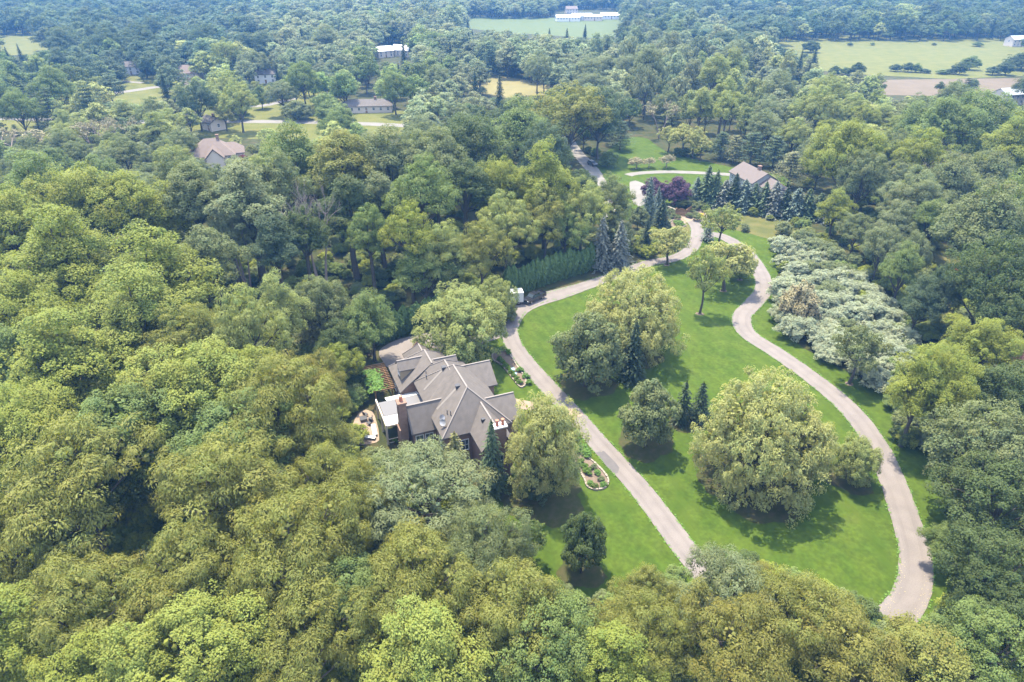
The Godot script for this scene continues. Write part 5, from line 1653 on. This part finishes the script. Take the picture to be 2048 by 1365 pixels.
	stand("broadleaf_tree", "oak", "blue_green", 1858, 670, 520, 84, "dark blue-green tree behind the thicket, right of two", "", 0)
	stand("broadleaf_tree", "oak", "sage", 1806, 575, 455, 64, "mid-green tree above the dark pair behind the thicket", "", 2)
	stand("broadleaf_tree", "maple", "yellow_green", 1802, 892, 690, 135, "yellow-green tree with pale trunk beside the loop drive, left of three", "", 1)
	stand("broadleaf_tree", "maple", "yellow_green", 1856, 885, 690, 130, "yellow-green tree beside the loop drive, middle of three", "", 0)
	stand("broadleaf_tree", "maple", "yellow_green", 1925, 800, 628, 140, "yellow-green tree beside the loop drive, right of three", "", 2)
	# leafless trees
	for g in [[648, 592, 365, 95, "bare", "bare brown tree with forked trunk in the dark grove", "dead_bark"], [498, 580, 400, 70, "bare", "tall bare trunk left of the brown tree in the dark grove", "dead_bark"], [1890, 405, 318, 100, "bare", "bleached dead tree behind the clearing", "pale_bark"], [1795, 330, 268, 70, "grey_wood", "bare grey tree above the thicket", "pale_bark"], [215, 330, 238, 80, "grey_wood", "bare grey tree left of the hip-roofed house", "dead_bark"], [60, 330, 255, 110, "grey_wood", "bare grey tree at the upper left edge", "dead_bark"], [255, 310, 235, 60, "grey_wood", "smaller bare grey tree left of the hip-roofed house", "dead_bark"], [1320, 275, 205, 60, "grey_wood", "bare greyish tree above the neighbour's lawn", "dead_bark"]]:
		var o := stand("bare_tree", g[4], "buff", g[0], g[1], g[2], g[3], g[5], "", -1, g[6])
		if g[4] == "bare":
			o.get_node("crown").free()
	stand("broadleaf_tree", "garden", "red", 488, 330, 306, 26, "dark red small tree right of the hip-roofed house")
	for g in [[525, 218, 164, 34, "mid_green", "round green yard tree on the pale suburban grass"], [100, 175, 150, 0, "", ""], [638, 178, 148, 52, "lime", "bright yellow-green tree above the street"], [668, 250, 192, 66, "mid_green", "large dark round tree beside the street"], [595, 240, 195, 60, "grey_green", "grey-green tree at the street left of the large round tree"], [480, 240, 200, 42, "mid_green", "green yard tree by the street, left of the short drive"], [380, 235, 192, 62, "feather_green", "pale green yard tree below the side street"], [235, 165, 120, 44, "blue_green", "dark green yard tree beside the house drive"], [170, 215, 155, 62, "feather_green", "yellow-green yard tree left of the side street"], [2040, 140, 100, 60, "dark_green", "dark tree at the right end of the pasture"], [1940, 140, 108, 34, "mid_green", "round green tree alone on the near side of the pasture"], [1620, 105, 78, 36, "dark_green", "dark tree at the left end of the pasture"]]:
		if g[3] > 0:
			stand("broadleaf_tree", "garden", g[4], g[0], g[1], g[2], g[3], g[5])
	var hedgerow := [1668, 1690, 1700, 1712, 1745, 1790, 1815, 1832, 1850, 1868, 1885, 1900, 1918, 1955, 1985, 2010]
	for k in hedgerow.size():
		var low: bool = k % 3 == 1
		stand("broadleaf_tree", "garden", ["dark_green", "mid_green", "blue_green"][k % 3], hedgerow[k], [152, 150, 92, 152, 91, 143, 144, 145, 146, 91, 148, 148, 149, 93, 150, 150][k], [128, 132, 84, 120, 84, 126, 122, 124, 136, 85, 138, 136, 120, 82, 130, 118][k], [26, 22, 12, 30, 10, 22, 26, 20, 22, 10, 26, 22, 30, 22, 30, 34][k], "dark tree along the pasture, %s from the left" % ORDER[k], "trees along the pasture")
	# the tall clipped hedge, one evergreen after another
	rng.seed = 808
	var a := px(1012, 594)
	var c := px(1192, 536)
	var count := 20
	for k in count:
		var p := a.lerp(c, (k + 0.5) / count)
		var o := plant("hedge_tree", "column", "hedge_green", Vector3(p.x, 0, p.z), 3.1, rng.randf_range(5.8, 7.4))
		tag(o, "evergreen of the tall hedge behind the pickup, %s from the left" % ORDER[k], "hedge", "evergreens of the tall hedge")
		planted.append([p, 2.0])
	a = px(752, 690)
	c = px(905, 628)
	count = 18
	for k in count:
		var p := a.lerp(c, (k + 0.5) / count)
		var o := plant("hedge_tree", "column", "hedge_green", Vector3(p.x, 0, p.z), 3.0, rng.randf_range(5.0, 6.6))
		tag(o, "evergreen of the hedge behind the paved court, %s from the left" % ORDER[k], "hedge", "evergreens of the court hedge")
		planted.append([p, 2.0])

func scatter(called: String, label: String, mesh: Mesh, material: Material, spots: Array) -> void:
	var mm := MultiMesh.new()
	mm.transform_format = MultiMesh.TRANSFORM_3D
	mm.mesh = mesh
	mm.instance_count = spots.size()
	for k in spots.size():
		mm.set_instance_transform(k, spots[k])
	var o := MultiMeshInstance3D.new()
	o.name = called
	o.multimesh = mm
	o.material_override = material
	add_child(o)
	tag(o, label, called.replace("_", " "), "", "stuff")

func small_growth() -> void:
	# grass creeping over the edges of the drives, and dry leaves blown onto them
	rng.seed = 2024
	var tuft := Buf.new()
	for k in 7:
		var q := TAU * k / 7.0
		var d := Vector3(cos(q), 0, sin(q))
		tuft.blade(d * 0.08 + Vector3(0, 0.07, 0), (Vector3.UP + d * 0.3).normalized(), (d + Vector3(0, 0.4, 0)).normalized(), 0.15, 0.04, 0.02, shade_of(0.2))
	var flake := Buf.new()
	flake.blade(Vector3(0, 0.015, 0), Vector3.UP, Vector3.RIGHT, 0.09, 0.05, 0.01, Color.WHITE)
	var spots := []
	var litter := []
	for road in [[WEST_DRIVE, 1.75], [EAST_DRIVE, 1.95]]:
		var line := smooth(road[0], 0.35)
		for k in line.size() - 1:
			var d: Vector3 = (line[k + 1] - line[k]).normalized()
			var s := Vector3(-d.z, 0, d.x)
			for side in [-1.0, 1.0]:
				if rng.randf() < 0.75:
					var z := rng.randf_range(0.6, 1.4)
					spots.append(Transform3D(Basis(Vector3.UP, rng.randf() * TAU).scaled(Vector3(z, z * 0.8, z)), line[k] + s * side * (road[1] + rng.randf_range(-0.12, 0.25)) + Vector3(0, 0.03, 0)))
				var p := to_px(line[k])
				var many := 3 if p.y > 1120.0 and p.x > 1700.0 else (1 if rng.randf() < 0.15 else 0)
				for q in many:
					if rng.randf() < 0.6:
						litter.append(Transform3D(Basis(Vector3.UP, rng.randf() * TAU), line[k] + s * side * (road[1] - absf(rng.randfn(0.0, 0.55))) + d * rng.randf() * 0.5 + Vector3(0, 0.066, 0)))
	scatter("verge_grass", "grass growing over the edges of the drives", tuft.mesh(), leaf.bright_green, spots)
	scatter("dry_leaves", "tan dry leaves blown along the loop drive", flake.mesh(), leaf.buff, litter)

func _ready() -> void:
	# camera
	var cam := Camera3D.new()
	cam.name = "camera"
	cam.position = Vector3(0, EYE, 0)
	cam.rotation_degrees = Vector3(-TILT, 0, 0)
	cam.fov = rad_to_deg(2.0 * atan(682.5 / FOCAL))
	cam.near = 0.5
	cam.far = 9000.0
	add_child(cam)
	cam.current = true
	# sky, haze and exposure
	var sky := ProceduralSkyMaterial.new()
	sky.sky_top_color = Color(0.60, 0.645, 0.73)
	sky.sky_horizon_color = Color(0.84, 0.86, 0.88)
	sky.sky_curve = 0.15
	sky.ground_bottom_color = Color(0.25, 0.28, 0.2)
	sky.ground_horizon_color = Color(0.6, 0.66, 0.68)
	sky.energy_multiplier = 2.2
	var env := Environment.new()
	env.background_mode = Environment.BG_SKY
	env.sky = Sky.new()
	env.sky.sky_material = sky
	env.tonemap_mode = Environment.TONE_MAPPER_LINEAR
	env.tonemap_exposure = 4.25
	env.fog_enabled = true
	env.fog_density = 0.00015
	env.fog_light_color = Color(0.44, 0.70, 1.0)
	env.sdfgi_enabled = true
	env.ssao_enabled = true
	env.ssil_enabled = true
	var we := WorldEnvironment.new()
	we.name = "surroundings"
	we.environment = env
	add_child(we)
	# the sun, high behind the scene and a little to the left
	var sun := DirectionalLight3D.new()
	sun.name = "sun"
	sun.light_energy = 1.5
	sun.light_color = Color(1.0, 0.95, 0.84)
	sun.light_angular_distance = 0.5
	sun.shadow_enabled = true
	add_child(sun)
	sun.look_at_from_position(Vector3.ZERO, -Vector3(-0.17, 0.93, -0.30), Vector3(0, 0, -1))
	make_materials()
	make_kinds()
	print("kinds ", Time.get_ticks_msec())
	make_setting()
	plant_woods()
	extras()
	fill_woods()
	label_woods()
	small_growth()
	print("done ", Time.get_ticks_msec())
